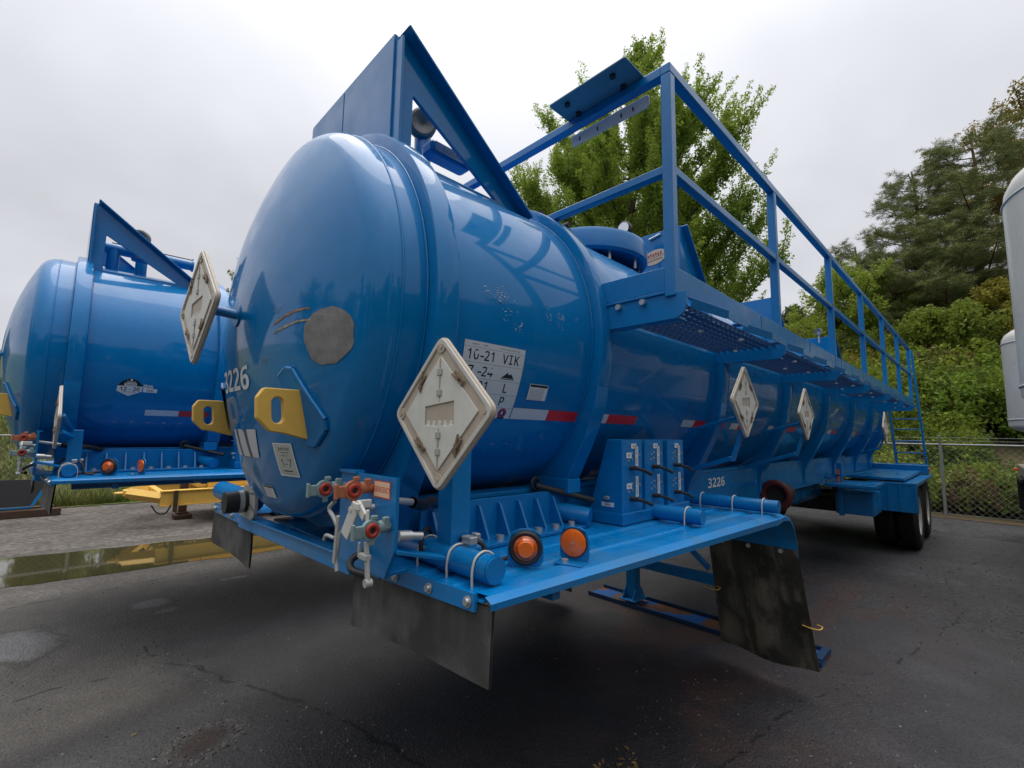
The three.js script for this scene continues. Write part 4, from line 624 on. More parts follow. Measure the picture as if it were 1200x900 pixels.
  /* landing gear */
  { for (const z of [-.36, .62]) P('landing_leg', [span(4.15, 4.25, .08, .62, z - .05, z + .05, .005), span(4.13, 4.27, .55, 1.1, z - .07, z + .07, .005), span(4.08, 4.32, .06, .075, z - .09, z + .09, .003), ext([[4.09, .075], [4.31, .075], [4.25, .17], [4.15, .17]], .008, .001).translate(0, 0, z - .06), ext([[4.09, .075], [4.31, .075], [4.25, .17], [4.15, .17]], .008, .001).translate(0, 0, z + .052)], paintTrim);
    P('leg_brace', [span(4.18, 4.22, .37, .46, -.31, .57, .004)]); P('leg_brace', [bar(V(4.2, .5, .40), V(4.2, 1.08, -.3), .04, .04)]); P('leg_brace', [bar(V(4.22, .6, .44), V(5.1, 1.1, .5), .04, .04)]);
    P('landing_shoe', [span(4.10, 4.36, .006, .022, -.82, 1.24, .003)], rusty); P('shoe_edge', [span(4.085, 4.10, .004, .045, -.82, 1.24, .003), span(4.36, 4.375, .004, .055, -.82, 1.24, .003), span(4.10, 4.36, .022, .06, 1.19, 1.24, .003)], std(lin(.006, .04, .11), .6, 0, { map: grime })); }  // shoe edges: trim blue darkened, their shading is put into the colour
  /* underside */
  P('air_tank', [latheX([[5.6, 0], [5.62, .1], [5.68, .15], [8.0, .15], [8.06, .1], [8.08, 0]], 24, .92, .30)]); P('air_tank', [latheX([[5.6, 0], [5.62, .1], [5.68, .15], [7.2, .15], [7.26, .1], [7.28, 0]], 24, .92, -.35)]);
  P('hose_coupling', [new THREE.TorusGeometry(.115, .035, 10, 28).rotateY(Math.PI / 2).translate(5.0, 1.10, .72)], std(lin(.075, .010, .012), .6)); P('hose_coupling_core', [rod(V(5.02, 1.10, .72), V(5.5, 1.08, .66), .10, 20)], dark);
  P('hose_stay', [bar(V(4.35, 1.10, .62), V(4.55, .96, .74), .03, .07), bar(V(4.38, 1.22, .62), V(4.38, 1.27, .75), .02, .02)], paintTrim);
  P('tool_box', [span(7.75, 8.35, .64, .93, .66, 1.08, .01), span(7.70, 7.78, .62, 1.32, .70, .76, .005), span(7.4, 8.2, 1.02, 1.06, .6, 1.15, .004)], paintTrim);
  for (const y of [1.10, 1.20]) P('side_reflector', [box(.02, .07, .03, 7.69, y, .72)], lensOrange);
  for (const z of [-.55, .40]) P('axle_carrier', [span(8.9, 11.3, .72, .95, z, z + .15, .01)], dark); for (const x of [9.55, 10.85]) P('axle', [rod(V(x, .5, -1.2), V(x, .5, 1.2), .07, 16), span(x - .3, x + .3, .48, .7, -.5, .5, .02)], dark);
  for (const z of [-.62, .62]) P('spring', [0, 1, 2, 3].map((k) => span(9.05 + k * .12, 10.05 - k * .12, .60 - k * .022, .622 - k * .022, z - .04, z + .04, .004)), dark);
  for (const x of [9.55, 10.85]) for (const s of [1, -1]) { tyre(T, x, s * 1.27, s); tyre(T, x, s * .99, s); }
  for (const s of [1, -1]) {
    const a = Math.min(s * .88, s * 1.44), b = Math.max(s * .88, s * 1.44); const f = P('rear_mudguard', [span(8.78, 11.45, 1.02, 1.032, a, b, .003), span(8.76, 8.78, .62, 1.03, a, b, .003), span(8.755, 8.80, 1.0, 1.036, a, b, .004), span(8.78, 11.45, .985, 1.02, s > 0 ? b - .01 : a, s > 0 ? b : a + .01, .003)], paintTrim);
    for (const z of [1.02, 1.12, 1.25, 1.42]) f.add(mesh('rib', [span(8.74, 8.76, .63, 1.0, s * z - .012, s * z + .012, .002)], paintTrim));
  }
  P('rear_sill', [span(11.2, 11.5, 1.05, 1.20, -1.3, 1.40, .008)]); P('rear_bumper', [span(11.48, 11.52, .55, .70, -1.2, 1.2, .01), span(11.40, 11.5, .55, 1.1, -.6, -.5, .01), span(11.40, 11.5, .55, 1.1, .5, .6, .01)], paintTrim);
  P('hose_tray', [span(8.8, 11.2, 1.06, 1.10, .62, 1.30, .004)]); P('light_arm', [bar(V(7.5, 1.14, .62), V(8.9, 1.16, .95), .02, .03)], paintTrim);
  P('marker_lamp', [box(.04, .05, .03, 11.40, 1.12, 1.41, .01)], lensOrange);
  /* side placards along the tank */
  if (opt.walkway) for (const [x, y, z, r, s] of [[3.06, 1.87, 1.13, 0, .88], [4.45, 1.85, 1.13, 0, .86], [8.72, 1.82, 1.13, 0, .95]]) { placard(T, M4(x, y, z, 0, r, 0, s)); P('placard_arm', [bar(V(x + .02, 1.70, .80), V(x - .02, 1.78, z - .01), .02, .02), bar(V(x + .05, 1.38, .62), V(x, 1.52, 1.05), .05, .03), bar(V(x, 1.50, 1.05), V(x, 1.70, z - .012), .05, .02)], paintTrim); }
  return T;
}
const chipPatches = [['paint_chips', sidePatch(1.10, 1.42, 2.03, 2.27, .002), chipA], ['paint_chips', sidePatch(1.48, 1.68, 2.10, 2.22, .002), chipB], ['paint_chips', headPatch(.42, 2.02, .34, .26, .0015), chipC]];
tankTrailer('tank_trailer', 'large blue tank trailer with railed side walkway and a grey spot on its head', V(0, 0, 0), {
  flaps: true, walkway: true, reel: true,
  tape: [[1.39, 1.62, 1.84], [2.06, 2.11, 2.40], [2.98, 3.16, 3.34], [3.46, 3.52, 3.70], [3.82, 3.98, 4.30], [4.72, 4.86, 4.90], [5.05, 5.06, 5.6], [7.0, 7.2, 7.5], [8.6, 8.8, 9.0]].map(([a, b, c]) => [a, b, c]),
  decals: [['inspection_sticker', sidePatch(1.06, 1.385, 1.715, 2.0), decalMat(vikTex, .5)], ['small_sticker', sidePatch(1.45, 1.57, 1.80, 1.868), decalMat(smallTex, .5)],
    ['number_decal', headPatch(-.055, 1.862, .54, .145, .003), num], ['logo_decal', headPatch(-.035, 1.595, .32, .115, .003, .03), decalMat(logoTex, .5)], ['unit_sticker', headPatch(.33, 1.54, .13, .125, .003), decalMat(unitTex, .5)], ['small_sticker', headPatch(.10, 1.40, .10, .05, .003), decalMat(smallTex, .5)],
    ['number_decal', gridGeo(1, 1, (u, v) => V(3.70 + .44 * u, 1.225 + .115 * v, .5985)), num],
    ['primer_spot', headPatch(.652, 1.972, .26, .235, .002), wearMat], ['scraped_paint', headPatch(.465, 2.045, .23, .10, .002), arcMat], ...chipPatches],
});
tankTrailer('tank_trailer', 'smaller-looking blue tank trailer at the left with a black-and-white shield sticker', V(-0.876, 0.10, -3.42), {
  flaps: true, walkway: false, reel: false, frontPipe: true, tapeY: -.06, panelY: -.09, plX: .085, panelX: .05,
  tape: [[1.39, 1.62, 2.0], [2.4, 2.5, 2.8]],
  decals: [['shield_sticker', sidePatch(1.19, 1.45, 1.80, 1.95), decalMat(shieldTex, .5, true)]],
});
/* ---------------------------------------------------------------- things around the trailers */
function chainLink(p0, p1, h, pitch = 0.125) { // woven wires as thin square bars in the plane of the fence
  const L = Math.hypot(p1[0] - p0[0], p1[1] - p0[1]), ux = (p1[0] - p0[0]) / L, uz = (p1[1] - p0[1]) / L, pos = [], nx = -uz, nz = ux, r = 0.0019;
  const seg = (s0, y0, s1, y1, o) => { const dx = s1 - s0, dy = y1 - y0, l = Math.hypot(dx, dy), px = -dy / l * r, py = dx / l * r; const c = (s, y, w) => [p0[0] + ux * s + nx * (o + w), y, p0[1] + uz * s + nz * (o + w)]; const a = c(s0 + px, y0 + py, 0), b = c(s1 + px, y1 + py, 0), d = c(s0 - px, y0 - py, 0), e = c(s1 - px, y1 - py, 0), f = c(s0, y0, r * 1.6), g = c(s1, y1, r * 1.6); pos.push(...a, ...d, ...b, ...d, ...e, ...b, ...a, ...b, ...f, ...b, ...g, ...f, ...d, ...f, ...e, ...e, ...f, ...g); };
  for (let s = -h; s < L; s += pitch) { let a = s, b = s + h, ya = 0.04, yb = 0.04 + h; if (a < 0) { ya -= a; a = 0; } if (b > L) { yb -= b - L; b = L; } if (b > a) { seg(a, ya, b, yb, 0); seg(a, h + 0.08 - ya, b, h + 0.08 - yb, 0.004); } }
  const g = new THREE.BufferGeometry(); g.setAttribute('position', new THREE.BufferAttribute(new Float32Array(pos), 3)); g.computeVertexNormals(); return g;
}
function fence(label, p0, p1, h, posts, barbs) {
  const F = thing('chain_link_fence', label, 'fence', V((p0[0] + p1[0]) / 2, 0, (p0[1] + p1[1]) / 2));
  const at = (t, y) => V(lerp(p0[0], p1[0], t), y, lerp(p0[1], p1[1], t));
  const L = Math.hypot(p1[0] - p0[0], p1[1] - p0[1]);
  const net = part(F, 'wire_mesh', chainLink(p0, p1, h - 0.08), galv); net.userData.kind = 'stuff';
  part(F, 'top_rail', [rod(at(0, h), at(1, h), .021, 10)], galv); part(F, 'tension_wire', [rod(at(0, .06), at(1, .06), .004, 5)], galv);
  for (const t of posts) { const b = at(t, 0), a = at(t, h + .02); part(F, 'fence_post', [rod(b, a, .03, 12), rod(a, a.clone().add(V(-.06, barbs ? .17 : .02, 0)), barbs ? .018 : .032, 8)], galv); }
  if (barbs) for (const y of [.08, .15]) part(F, 'barbed_wire', [rod(at(0, h + y), at(1, h + y), .004, 5), ...Array.from({ length: 60 }, (_, k) => { const p = at((k + .5) / 60, h + y); return rod(p.clone().add(V(0, -.018, 0)), p.clone().add(V(.01, .018, 0)), .003, 4); })], galv);
  return F;
}
fence('galvanized chain-link fence with barbed wire on top below the wooded slope', [14.1, -12.2], [14.1, 9], 1.56, [0.02, 0.2, 0.4, 0.52, 0.643, 0.77, 0.9], true);
fence('chain-link fence along the grass bank at the left beyond the trailers', [-14, -12.2], [14.0, -12.2], 1.45, [0.06, 0.17, 0.285, 0.40, 0.515, 0.535, 0.65, 0.76, 0.88], false);

{ // yellow drop-frame trailer
  const T = thing('flat_frame_trailer', 'low yellow steel frame trailer on a brown landing leg beyond the blue trailers', 'frame trailer', V(3.5, 0, -8.4));
  const z0 = -9.2, z1 = -7.65;
  for (const z of [z0, z1]) part(T, 'frame_beam', [span(1.35, 7.5, .36, .58, z - .05, z + .05, .006), span(1.35, 7.5, .58, .60, z - .08, z + .08, .003), span(1.35, 7.5, .34, .36, z - .08, z + .08, .003)], yellow);
  part(T, 'drawbar', [bar(V(1.40, .47, z0), V(.98, .54, -8.20), .12, .16)], yellow); part(T, 'drawbar', [bar(V(1.40, .47, z1), V(.98, .54, -8.05), .12, .16), span(.90, 1.06, .50, .60, -8.22, -8.02, .01)], yellow);
  part(T, 'coupling_eye', [new THREE.TorusGeometry(.06, .02, 8, 20).rotateX(Math.PI / 2).translate(.86, .55, -8.12)], yellow);
  for (const x of [1.40, 2.2, 3.2, 4.2, 5.2, 6.2, 7.4]) part(T, 'cross_beam', [span(x - .05, x + .05, .38, .56, z0 + .06, z1 - .06, .005)], yellow);
  part(T, 'deck_box', [span(2.05, 6.8, .605, .80, z0 + .12, z1 - .08, .01)], yellow); part(T, 'deck_step', [span(1.90, 2.045, .605, .72, z0 + .2, z1 - .15, .01)], yellow);
  const leg = part(T, 'landing_leg', [span(1.74, 1.86, .08, .66, -8.43, -8.31, .004)], wood); leg.add(mesh('foot', [span(1.67, 1.94, .0, .08, -8.51, -8.23, .006), span(1.71, 1.89, .08, .12, -8.46, -8.28, .004)], wood));
  part(T, 'side_bracket', [span(1.53, 1.59, .24, .60, z1 + .06, z1 + .10, .004)], wood);
  part(T, 'safety_chain', [tube([V(1.25, .36, -7.7), V(1.33, .24, -7.62), V(1.43, .23, -7.58), V(1.50, .36, -7.56)], .012, 16, 6)], dark);
  for (const x of [6.0, 7.0]) tyre(T, x, z1 + .22, 1);
}
{ // low black-topped tray on timber, far left
  const T = thing('ramp_tray', 'low black rubber-topped tray with a blue edge resting on brown timbers at the far left', 'tray', V(-1.8, 0, -10.4));
  part(T, 'tray_top', [ext([[-4.2, .17], [-4.2, .72], [0, .64], [-.22, .17]], .03, .004).rotateX(-.2).translate(0, .03, -10.2)], black);
  part(T, 'edge_frame', [bar(V(-.20, .19, -10.23), V(.02, .66, -10.32), .05, .06), bar(V(-4.2, .17, -10.22), V(-.2, .17, -10.22), .03, .05)], paintTrim);
  part(T, 'timber', [span(-4.3, .20, .0, .13, -10.30, -10.12, .01)], wood); part(T, 'timber', [span(-4.3, .10, .0, .13, -10.75, -10.57, .01)], wood);
}
{ // grey vacuum truck at the right edge
  const T = thing('vacuum_truck', 'light grey vacuum truck with two upright domed canisters cut off by the right edge', 'truck', V(8.5, 0, 3.8));
  const can = (x, z, r, y0, y1, n) => { const c = part(T, n, [new THREE.LatheGeometry([[0, y0 - .12], [r * .5, y0 - .10], [r * .85, y0 - .04], [r, y0 + .03], [r, y1 - .45 * r], [r * .985, y1 - .34 * r], [r * .93, y1 - .22 * r], [r * .8, y1 - .10 * r], [r * .55, y1 - .03 * r], [0, y1]].map(([a, b]) => new THREE.Vector2(a, b)), 64).translate(x, 0, z)], greyPaint); for (const y of [y1 - .46 * r, y0 + .12]) c.add(mesh('seam_band', [new THREE.TorusGeometry(r + .002, .010, 6, 72).rotateX(Math.PI / 2).translate(x, y, z)], greyPaint)); return c; };
  can(6.2, 3.28, .86, 2.02, 4.22, 'canister'); can(10.55, 3.0, .58, 1.86, 3.42, 'canister');
  part(T, 'chassis', [span(5.2, 12.4, .85, 1.08, 2.75, 2.95, .01), span(5.2, 12.4, .85, 1.08, 4.2, 4.4, .01)], dark);
  part(T, 'deck', [span(5.0, 12.2, 1.10, 1.26, 2.52, 4.7, .01)], std(lin(.22, .20, .17), .6, 0, { map: grime }));
  part(T, 'support_frame', [span(5.2, 5.3, 1.26, 2.0, 2.8, 2.9, .005), span(6.3, 6.4, 1.26, 2.0, 2.8, 2.9, .005), span(10.2, 10.3, 1.26, 1.95, 2.75, 2.85, .005), span(10.8, 10.9, 1.26, 1.95, 2.75, 2.85, .005), span(6.9, 9.7, 1.26, 2.6, 2.9, 4.5, .08)], greyPaint);
  part(T, 'mud_guard', [span(11.0, 12.5, .98, 1.06, 2.50, 3.2, .02), span(12.44, 12.5, .45, 1.0, 2.50, 3.1, .01)], dark);
  part(T, 'tail_lamp', [box(.03, .05, .08, 12.3, 1.16, 2.506, .01), box(.08, .04, .012, 12.1, 1.17, 2.512, .005)], lensOrange);
  for (const x of [6.2, 10.2, 11.75]) tyre(T, x, 2.72, -1); for (const x of [6.2, 10.2, 11.75]) tyre(T, x, 4.5, 1);
}
/* ---------------------------------------------------------------- vegetation */
function leafClump(n, r, len, wid, seed, up = 0.2) { // many small folded leaves through a small volume
  const R = rng(seed), pos = [];
  for (let i = 0; i < n; i++) {
    const p = V(R() * 2 - 1, R() * 2 - 1, R() * 2 - 1); if (p.lengthSq() > 1) { i--; continue; } p.multiplyScalar(r);
    const d = V(R() * 2 - 1, R() * 1.6 - .8 + up, R() * 2 - 1).normalize(), s = V(R() * 2 - 1, R() * 2 - 1, R() * 2 - 1).cross(d).normalize(), nn = d.clone().cross(s), l = len * (.7 + .6 * R()), w = wid * (.7 + .6 * R());
    const a = p, t = p.clone().addScaledVector(d, l), m = p.clone().addScaledVector(d, l * .45), L = m.clone().addScaledVector(s, w * .5).addScaledVector(nn, w * .15), Q = m.clone().addScaledVector(s, -w * .5).addScaledVector(nn, w * .15);
    pos.push(a.x, a.y, a.z, L.x, L.y, L.z, t.x, t.y, t.z, a.x, a.y, a.z, t.x, t.y, t.z, Q.x, Q.y, Q.z);
  }
  const g = new THREE.BufferGeometry(); g.setAttribute('position', new THREE.BufferAttribute(new Float32Array(pos), 3)); g.computeVertexNormals(); return g;
}
function needleTuft(n, len, wid, seed) {
  const R = rng(seed), pos = []; const tip = V(0, 0, 0);
  for (let i = 0; i < n; i++) { const d = V(R() * 2 - 1, R() * 1.3 - .35, R() * 2 - 1).normalize(), s = V(R() - .5, R() - .5, R() - .5).cross(d).normalize().multiplyScalar(wid * .5), t = d.clone().multiplyScalar(len * (.7 + .5 * R())), o = d.clone().multiplyScalar(.02).add(V((R() - .5) * .12, (R() - .5) * .05, (R() - .5) * .12)); pos.push(o.x - s.x, o.y - s.y, o.z - s.z, o.x + s.x, o.y + s.y, o.z + s.z, o.x + t.x, o.y + t.y, o.z + t.z); }
  const g = new THREE.BufferGeometry(); g.setAttribute('position', new THREE.BufferAttribute(new Float32Array(pos), 3)); g.computeVertexNormals(); return g;
}
const leafMat = new THREE.MeshPhysicalMaterial({ color: 0xffffff, roughness: 0.75, transmission: 0.5, thickness: 0, side: THREE.DoubleSide, specularIntensity: 0.25 });
const needleMat = new THREE.MeshPhysicalMaterial({ color: 0xffffff, roughness: 0.85, specularIntensity: 0.3, side: THREE.DoubleSide });
const barkMat = std(lin(0.09, 0.065, 0.048), 0.95, 0, { map: grime, bumpMap: ripple, bumpScale: 0.02 });
const pineBark = std(lin(0.12, 0.06, 0.038), 0.95, 0, { map: grime });
function instanced(name, geo, mat, list, parent, kind) { // list of [x,y,z,scale,rx,ry,rz,color]
  const im = new THREE.InstancedMesh(geo, mat, list.length), m = new THREE.Matrix4(), q = new THREE.Quaternion(), e = new THREE.Euler(); im.name = name; im.castShadow = im.receiveShadow = true;
  list.forEach((o, i) => { q.setFromEuler(e.set(o[4], o[5], o[6])); m.compose(V(o[0], o[1], o[2]), q, V(o[3], o[3], o[3])); im.setMatrixAt(i, m); im.setColorAt(i, o[7]); });
  if (kind) im.userData.kind = kind; (parent || scene).add(im); return im;
}
const taper = (pts, r0, r1, seg = 10) => { const c = new THREE.CatmullRomCurve3(pts), g = new THREE.TubeGeometry(c, seg, 1, 6), p = g.attributes.position; for (let i = 0; i <= seg; i++) { const k = c.getPointAt(i / seg), r = lerp(r0, r1, i / seg); for (let j = 0; j <= 6; j++) { const a = i * 7 + j; p.setXYZ(a, k.x + (p.getX(a) - k.x) * r, k.y + (p.getY(a) - k.y) * r, k.z + (p.getZ(a) - k.z) * r); } } g.computeVertexNormals(); return g; };
const clumpA = leafClump(14, 0.20, 0.13, 0.085, 31, .5), clumpB = leafClump(12, 0.17, 0.12, 0.075, 32, .5), tuftA = needleTuft(26, 0.17, 0.012, 41);
function broadTree(name, label, o) { // limbs that rise from the trunk, side shoots that point up, leaf clumps along them
  const R = rng(o.seed), y0 = hillY(o.x, o.z), T = thing(name, label, 'tree', V(o.x, y0, o.z), o.group); const wood = [], leaves = [], H = o.h, c = (k) => { const n = R(); const a = o.colA, b = o.colB, d = clamp(k + .5 * (n - .5)); return new THREE.Color().setRGB(lerp(a[0], b[0], d), lerp(a[1], b[1], d), lerp(a[2], b[2], d)); };
  const trunkTop = V((R() - .5) * .8, H * .93, (R() - .5) * .8); const tc = new THREE.CatmullRomCurve3([V(0, -.3, 0), V(.1, H * .3, .05), V(-.1, H * .6, .1), trunkTop]);
  const trunk = taper(tc.getPoints(8), o.tr, .03, 14); wood.length = 0;
  const env = (t) => o.r * Math.pow(Math.sin(Math.PI * Math.pow(clamp((t - o.base) / (1.04 - o.base)), o.sh || .62)), o.pw || .75) + .15; // radius of the crown at relative height t
  for (let i = 0; i < o.limbs; i++) {
    const t = o.base * .8 + (0.95 - o.base * .8) * (i + R()) / o.limbs, s = tc.getPointAt(clamp(t * .98)), a = i * 2.399 + R() * .8, len = env(Math.min(1, t + .10)) * (.75 + .4 * R()), rise = len * (o.rise || .55) * (.6 + .8 * R());
    const dir = V(Math.cos(a), 0, Math.sin(a)); const e = s.clone().addScaledVector(dir, len).add(V(0, rise, 0)), m = s.clone().addScaledVector(dir, len * .5).add(V(0, rise * .28, 0));
    if (e.y > H) e.y = H - .3 * R(); const cv = new THREE.CatmullRomCurve3([s, m, e]); wood.push(taper([s, m, e], o.tr * .34 * (1 - t * .7), .012, 6));
    const tone = R();
    const shoots = Math.round(o.shoots * (.5 + len / o.r));
    for (let k = 0; k < shoots; k++) {
      const u = .22 + .78 * Math.pow((k + R()) / shoots, .8), b = cv.getPointAt(Math.min(1, u)), sa = R() * 6.283, sl = (o.shoot || 1.1) * (.55 + .8 * R()) * (1.1 - .35 * u), out = .55 * R() + .1;
      const tip = b.clone().add(V(Math.cos(sa) * sl * out + dir.x * .25 * sl, sl * (o.shootUp ?? 1) * (.75 + .3 * R()), Math.sin(sa) * sl * out + dir.z * .25 * sl));
      if (tip.y > H * 1.03) tip.y = H * (1.0 + .03 * R());
      if (R() < .5) wood.push(taper([b, b.clone().lerp(tip, .5).add(V(0, -.04, 0)), tip], .014, .004, 3));
      const n = Math.max(3, Math.round(sl * o.dens));
      for (let q = 0; q < n; q++) { const f = (q + R()) / n, w = .20 * (1.15 - f) * o.fat; const p = b.clone().lerp(tip, f); const sc = (o.ls || 1) * (.65 + .6 * R()) * (1.15 - .5 * f); leaves.push([p.x + (R() - .5) * w * 2, p.y + (R() - .5) * w * 1.2, p.z + (R() - .5) * w * 2, sc, R() * 6, R() * 6, R() * 6, c(.25 + .5 * tone * .6 + .35 * f)]); }
    }
  }
  const tm = mesh('trunk', [trunk, ...wood], barkMat); T.add(tm);
  const half = leaves.filter((_, i) => i % 2), other = leaves.filter((_, i) => !(i % 2));
  const crown = instanced('crown', clumpA, leafMat, half, T, 'stuff'); instanced('crown', clumpB, leafMat, other, T, 'stuff'); void crown; return leaves.length;
}
let nLeaf = 0;
nLeaf += broadTree('maple_tree', 'tall green broadleaf tree with upright pointed shoots behind the big tank trailer', { x: 16.4, z: -7.65, h: 15.4, r: 4.7, base: .08, tr: .28, limbs: 96, shoots: 16, shoot: 1.35, shootUp: 1.3, dens: 16, fat: 1.05, rise: .60, seed: 11, colA: [0.17, 0.30, 0.042], colB: [0.45, 0.54, 0.09], ls: .86, sh: .52, pw: .30 });
nLeaf += broadTree('broadleaf_tree', 'sparse yellowish tree at the top right corner above the pines', { x: 31, z: 4.7, h: 11.6, r: 3.8, base: .3, tr: .2, limbs: 30, shoots: 9, shoot: 1.2, dens: 6, fat: 1.5, rise: .5, seed: 17, colA: [0.19, 0.175, 0.04], colB: [0.36, 0.28, 0.08], ls: 1.2 });
nLeaf += broadTree('broadleaf_tree', 'small yellow-green tree on the slope beside the far end of the railing', { x: 24, z: -1.6, h: 4.8, r: 2.2, base: .1, tr: .1, limbs: 24, shoots: 7, shoot: .9, dens: 9, fat: 1.4, rise: .5, seed: 23, colA: [0.20, 0.30, 0.045], colB: [0.42, 0.50, 0.08], ls: 1.1 });
nLeaf += broadTree('broadleaf_tree', 'light green bushy tree on the slope below the taller pine', { x: 23.0, z: 1.2, h: 2.6, r: 1.7, base: .05, tr: .1, limbs: 26, shoots: 8, shoot: .8, dens: 9, fat: 1.5, rise: .5, seed: 27, colA: [0.15, 0.24, 0.035], colB: [0.36, 0.42, 0.07], ls: 1.1 });
nLeaf += broadTree('broadleaf_tree', 'yellowish bushy tree on the slope between the pine trunk and the grey canister', { x: 24.2, z: 3.0, h: 3.0, r: 1.8, base: .05, tr: .1, limbs: 26, shoots: 8, shoot: .8, dens: 8, fat: 1.5, rise: .5, seed: 29, colA: [0.24, 0.26, 0.04], colB: [0.48, 0.42, 0.08], ls: 1.1 });
[[-3.6, -24, 2.6, 61], [0.2, -26, 2.6, 62], [2.6, -21, 4.2, 63], [5.7, -18.6, 7.6, 64], [9.4, -20, 9, 65], [12.6, -16.5, 9.5, 66]].forEach(([x, z, h, s], i) => { nLeaf += broadTree('bank_tree', ['bushy tree at the far left edge behind the second trailer', 'bushy tree on the grass bank hidden behind the second tank', 'small bushy tree on the bank right of the second tank', 'tree whose leafy tip shows beside the head of the big tank', 'green tree on the bank behind the big tank', 'green tree on the bank left of the tall tree'][i], { x, z, h, r: h * .30, base: .08, tr: .13, limbs: 30, shoots: 8, shoot: 1.0, dens: 8, fat: 1.5, rise: .6, seed: s, colA: [0.12, 0.16, 0.03], colB: [0.30, 0.29, 0.07], ls: 1.25 }); });
function pine(label, o) {
  const R = rng(o.seed), y0 = hillY(o.x, o.z), T = thing('pine_tree', label, 'pine tree', V(o.x, y0, o.z)), wood = [], tufts = [], H = o.h;
  const tc = new THREE.CatmullRomCurve3([V(0, -.3, 0), V(.1, H * .4, -.1), V(-.15, H * .7, .1), V(.1, H, 0)]); const trunk = taper(tc.getPoints(8), o.tr, .03, 14);
  for (let i = 0; i < o.n; i++) {
    const t = o.base + (.98 - o.base) * (i + .6 * R()) / o.n, s = tc.getPointAt(t), a = i * 2.399 + R(), k = (t - o.base) / (1 - o.base), len = o.r * (1.05 - Math.pow(k, 1.5) * .85) * (.6 + .55 * R());
    const dir = V(Math.cos(a), 0, Math.sin(a)), dr = (.10 + .45 * k) * len; const m = s.clone().addScaledVector(dir, len * .55).add(V(0, dr * .3, 0)), e = s.clone().addScaledVector(dir, len).add(V(0, dr, 0)); wood.push(taper([s, m, e], o.tr * .26 * (1 - k * .6), .012, 6)); const cv = new THREE.CatmullRomCurve3([s, m, e]);
    const nb = Math.round(len * 7);
    for (let j = 0; j < nb; j++) { const u = .30 + .70 * (j + R()) / nb, b = cv.getPointAt(Math.min(1, u)), side = (j % 2 ? 1 : -1), pl = (.35 + .75 * R()) * (1.25 - u * .6) * (o.pad || 1), ang = a + side * (.7 + .5 * R()), tip = b.clone().add(V(Math.cos(ang) * pl, .16 * pl + .12 * R(), Math.sin(ang) * pl)); if (j % 2) wood.push(taper([b, b.clone().lerp(tip, .5), tip], .012, .004, 2));
      const n = Math.max(3, Math.round(pl * 11)); for (let q = 0; q < n; q++) { const f = .25 + .75 * (q + R()) / n, p = b.clone().lerp(tip, f), d = clamp(.3 * R() + .7 * f * R()); tufts.push([p.x + (R() - .5) * .22, p.y + (R() - .3) * .14, p.z + (R() - .5) * .22, .8 + .6 * R(), (R() - .5) * .8, R() * 6, (R() - .5) * .8, new THREE.Color().setRGB(lerp(.16, .33, d), lerp(.20, .35, d), lerp(.08, .14, d))]); } }
  }
  const tm = mesh('trunk', [trunk, ...wood], pineBark); T.add(tm); instanced('crown', tuftA, needleMat, tufts, T, 'stuff'); return tufts.length;
}
nLeaf += pine('dark spreading pine on the slope, the lower one nearer the railing', { x: 27.5, z: 0.5, h: 8.4, r: 2.8, base: .08, tr: .2, n: 46, seed: 71, pad: 1.1 });
nLeaf += pine('taller dark pine with a bare reddish trunk on the slope at the right', { x: 27, z: 2.5, h: 9.2, r: 3.5, base: .08, tr: .22, n: 54, seed: 73, pad: 1.2 });
nLeaf += pine('small dark pine on the slope half hidden by the top railing', { x: 26, z: -1.6, h: 5.6, r: 2.2, base: .06, tr: .14, n: 34, seed: 79, pad: 1.0 });
nLeaf += pine('bushy low pine on the slope between the two taller pines and the undergrowth', { x: 25.2, z: 1.5, h: 5.6, r: 2.7, base: .05, tr: .15, n: 38, seed: 83, pad: 1.15 });
nLeaf += pine('low pine on the slope just right of the top railing', { x: 25.0, z: -.3, h: 5.0, r: 2.3, base: .05, tr: .14, n: 34, seed: 89, pad: 1.1 });
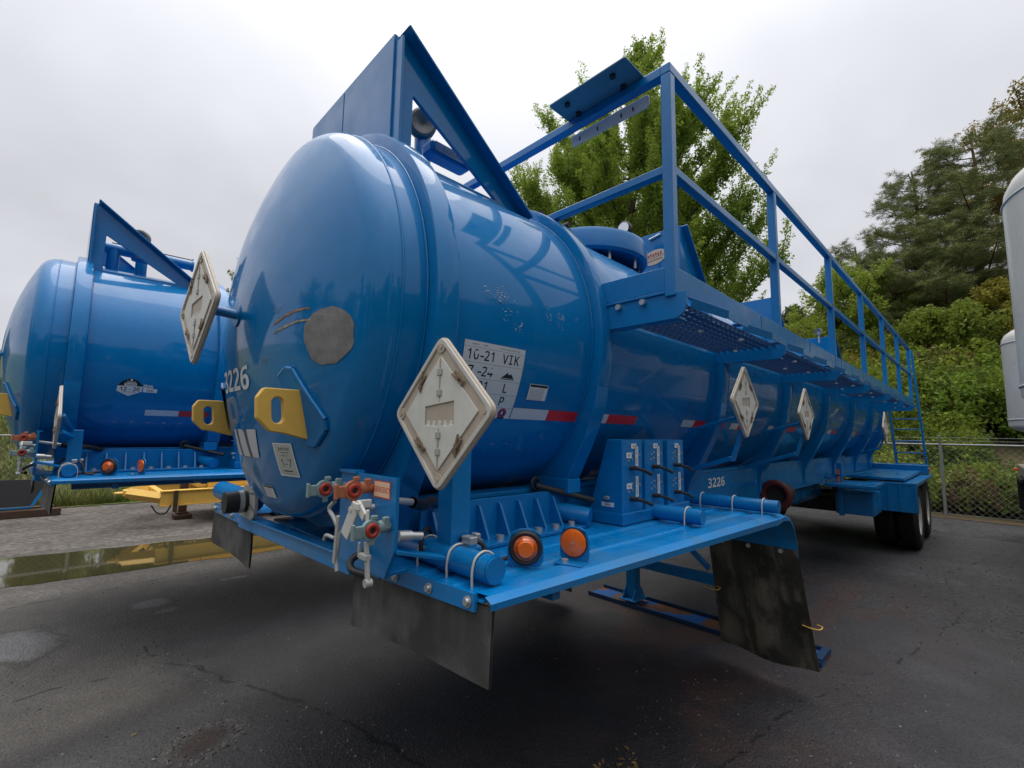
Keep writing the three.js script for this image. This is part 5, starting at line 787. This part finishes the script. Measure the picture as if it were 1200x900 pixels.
{ // undergrowth of the slope: one mass of overlapping shrubs
  const R = rng(131), L1 = [], L2 = [];
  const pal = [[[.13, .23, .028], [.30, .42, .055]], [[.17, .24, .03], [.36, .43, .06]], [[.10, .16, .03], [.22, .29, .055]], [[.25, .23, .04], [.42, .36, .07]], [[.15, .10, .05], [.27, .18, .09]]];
  for (let i = 0; i < 700; i++) {
    const edge = i >= 620, x = edge ? 14.75 + .7 * R() : 14.9 + 17 * Math.pow(R(), .9), z = edge ? -4 + 12 * R() : lerp(-8, 10.5, R()), near = x < 18, r = edge ? .4 + .35 * R() : (.55 + .75 * R()) * (near ? .85 : 1.15), y = hillY(x, z), k = R(), pick = k < .38 ? 0 : k < .66 ? 1 : k < .84 ? 2 : x > 20 && k < .93 ? 3 : k > .96 ? 4 : 1, [a, b] = pal[pick], n = Math.round(95 * r * r * (near ? 1.25 : .8) + 30);
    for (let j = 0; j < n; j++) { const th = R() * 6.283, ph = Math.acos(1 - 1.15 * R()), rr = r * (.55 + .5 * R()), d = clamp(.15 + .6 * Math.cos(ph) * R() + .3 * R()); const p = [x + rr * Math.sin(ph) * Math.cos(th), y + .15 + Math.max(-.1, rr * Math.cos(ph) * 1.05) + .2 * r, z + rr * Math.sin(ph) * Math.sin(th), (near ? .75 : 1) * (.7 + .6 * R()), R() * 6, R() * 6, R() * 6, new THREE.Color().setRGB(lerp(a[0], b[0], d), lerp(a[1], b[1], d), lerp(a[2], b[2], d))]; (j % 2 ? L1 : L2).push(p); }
  }
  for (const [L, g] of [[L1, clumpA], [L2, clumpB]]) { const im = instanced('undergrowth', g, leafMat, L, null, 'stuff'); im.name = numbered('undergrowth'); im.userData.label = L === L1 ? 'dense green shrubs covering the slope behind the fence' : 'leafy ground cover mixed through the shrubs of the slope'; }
  nLeaf += L1.length + L2.length;
  // dark wood along the far ridge
  const F = []; for (let i = 0; i < 130; i++) { const x = 40 + 30 * R(), z = lerp(-34, 30, R()), y = hillY(x, z), h = 3.2 + 2.6 * R(), r = 1.0 + .9 * R(); for (let j = 0; j < 120; j++) { const t = R(), rr = r * (1 - .8 * t) * Math.sqrt(R()), a = R() * 6.283, d = R(); F.push([x + rr * Math.cos(a), y + h * t, z + rr * Math.sin(a), 2.4 + R(), R() * 6, R() * 6, R() * 6, new THREE.Color().setRGB(lerp(.05, .12, d), lerp(.08, .16, d), lerp(.03, .06, d))]); } }
  const fw = instanced('far_wood', clumpA, leafMat, F, null, 'stuff'); fw.userData.label = 'dark far wood along the ridge behind the slope'; nLeaf += F.length;
}
{ // belt of trees round the rest of the yard, outside the frame but mirrored in the paint
  const R = rng(151), F = []; const add = (x, z, h, r) => { const y = hillY(x, z); for (let j = 0; j < 120; j++) { const t = Math.pow(R(), .8), rr = r * Math.sqrt(R()) * (t < .25 ? .5 + 2 * t : 1.15 - t * .75), a = R() * 6.283, d = R(); F.push([x + rr * Math.cos(a), y + .4 + h * t, z + rr * Math.sin(a), 2.6 + 1.2 * R(), R() * 6, R() * 6, R() * 6, new THREE.Color().setRGB(lerp(.07, .16, d), lerp(.11, .20, d), lerp(.025, .045, d))]); } };
  for (let i = 0; i < 46; i++) add(-30 - 12 * R(), -26 + 60 * i / 46 + 3 * R(), 9 + 5 * R(), 2.4 + R());
  for (let i = 0; i < 40; i++) add(-32 + 46 * i / 40 + 3 * R(), 26 + 9 * R(), 9 + 5 * R(), 2.4 + R());
  for (let i = 0; i < 60; i++) add(17 + 14 * R(), 11 + 26 * R(), 5.5 + 4 * R(), 2.0 + R());
  const tb = instanced('tree_belt', clumpA, leafMat, F, null, 'stuff'); tb.userData.label = 'dark belt of trees closing the far sides of the yard'; nLeaf += F.length;
}
console.log('leaf clumps', nLeaf);
renderer.render(scene, camera);
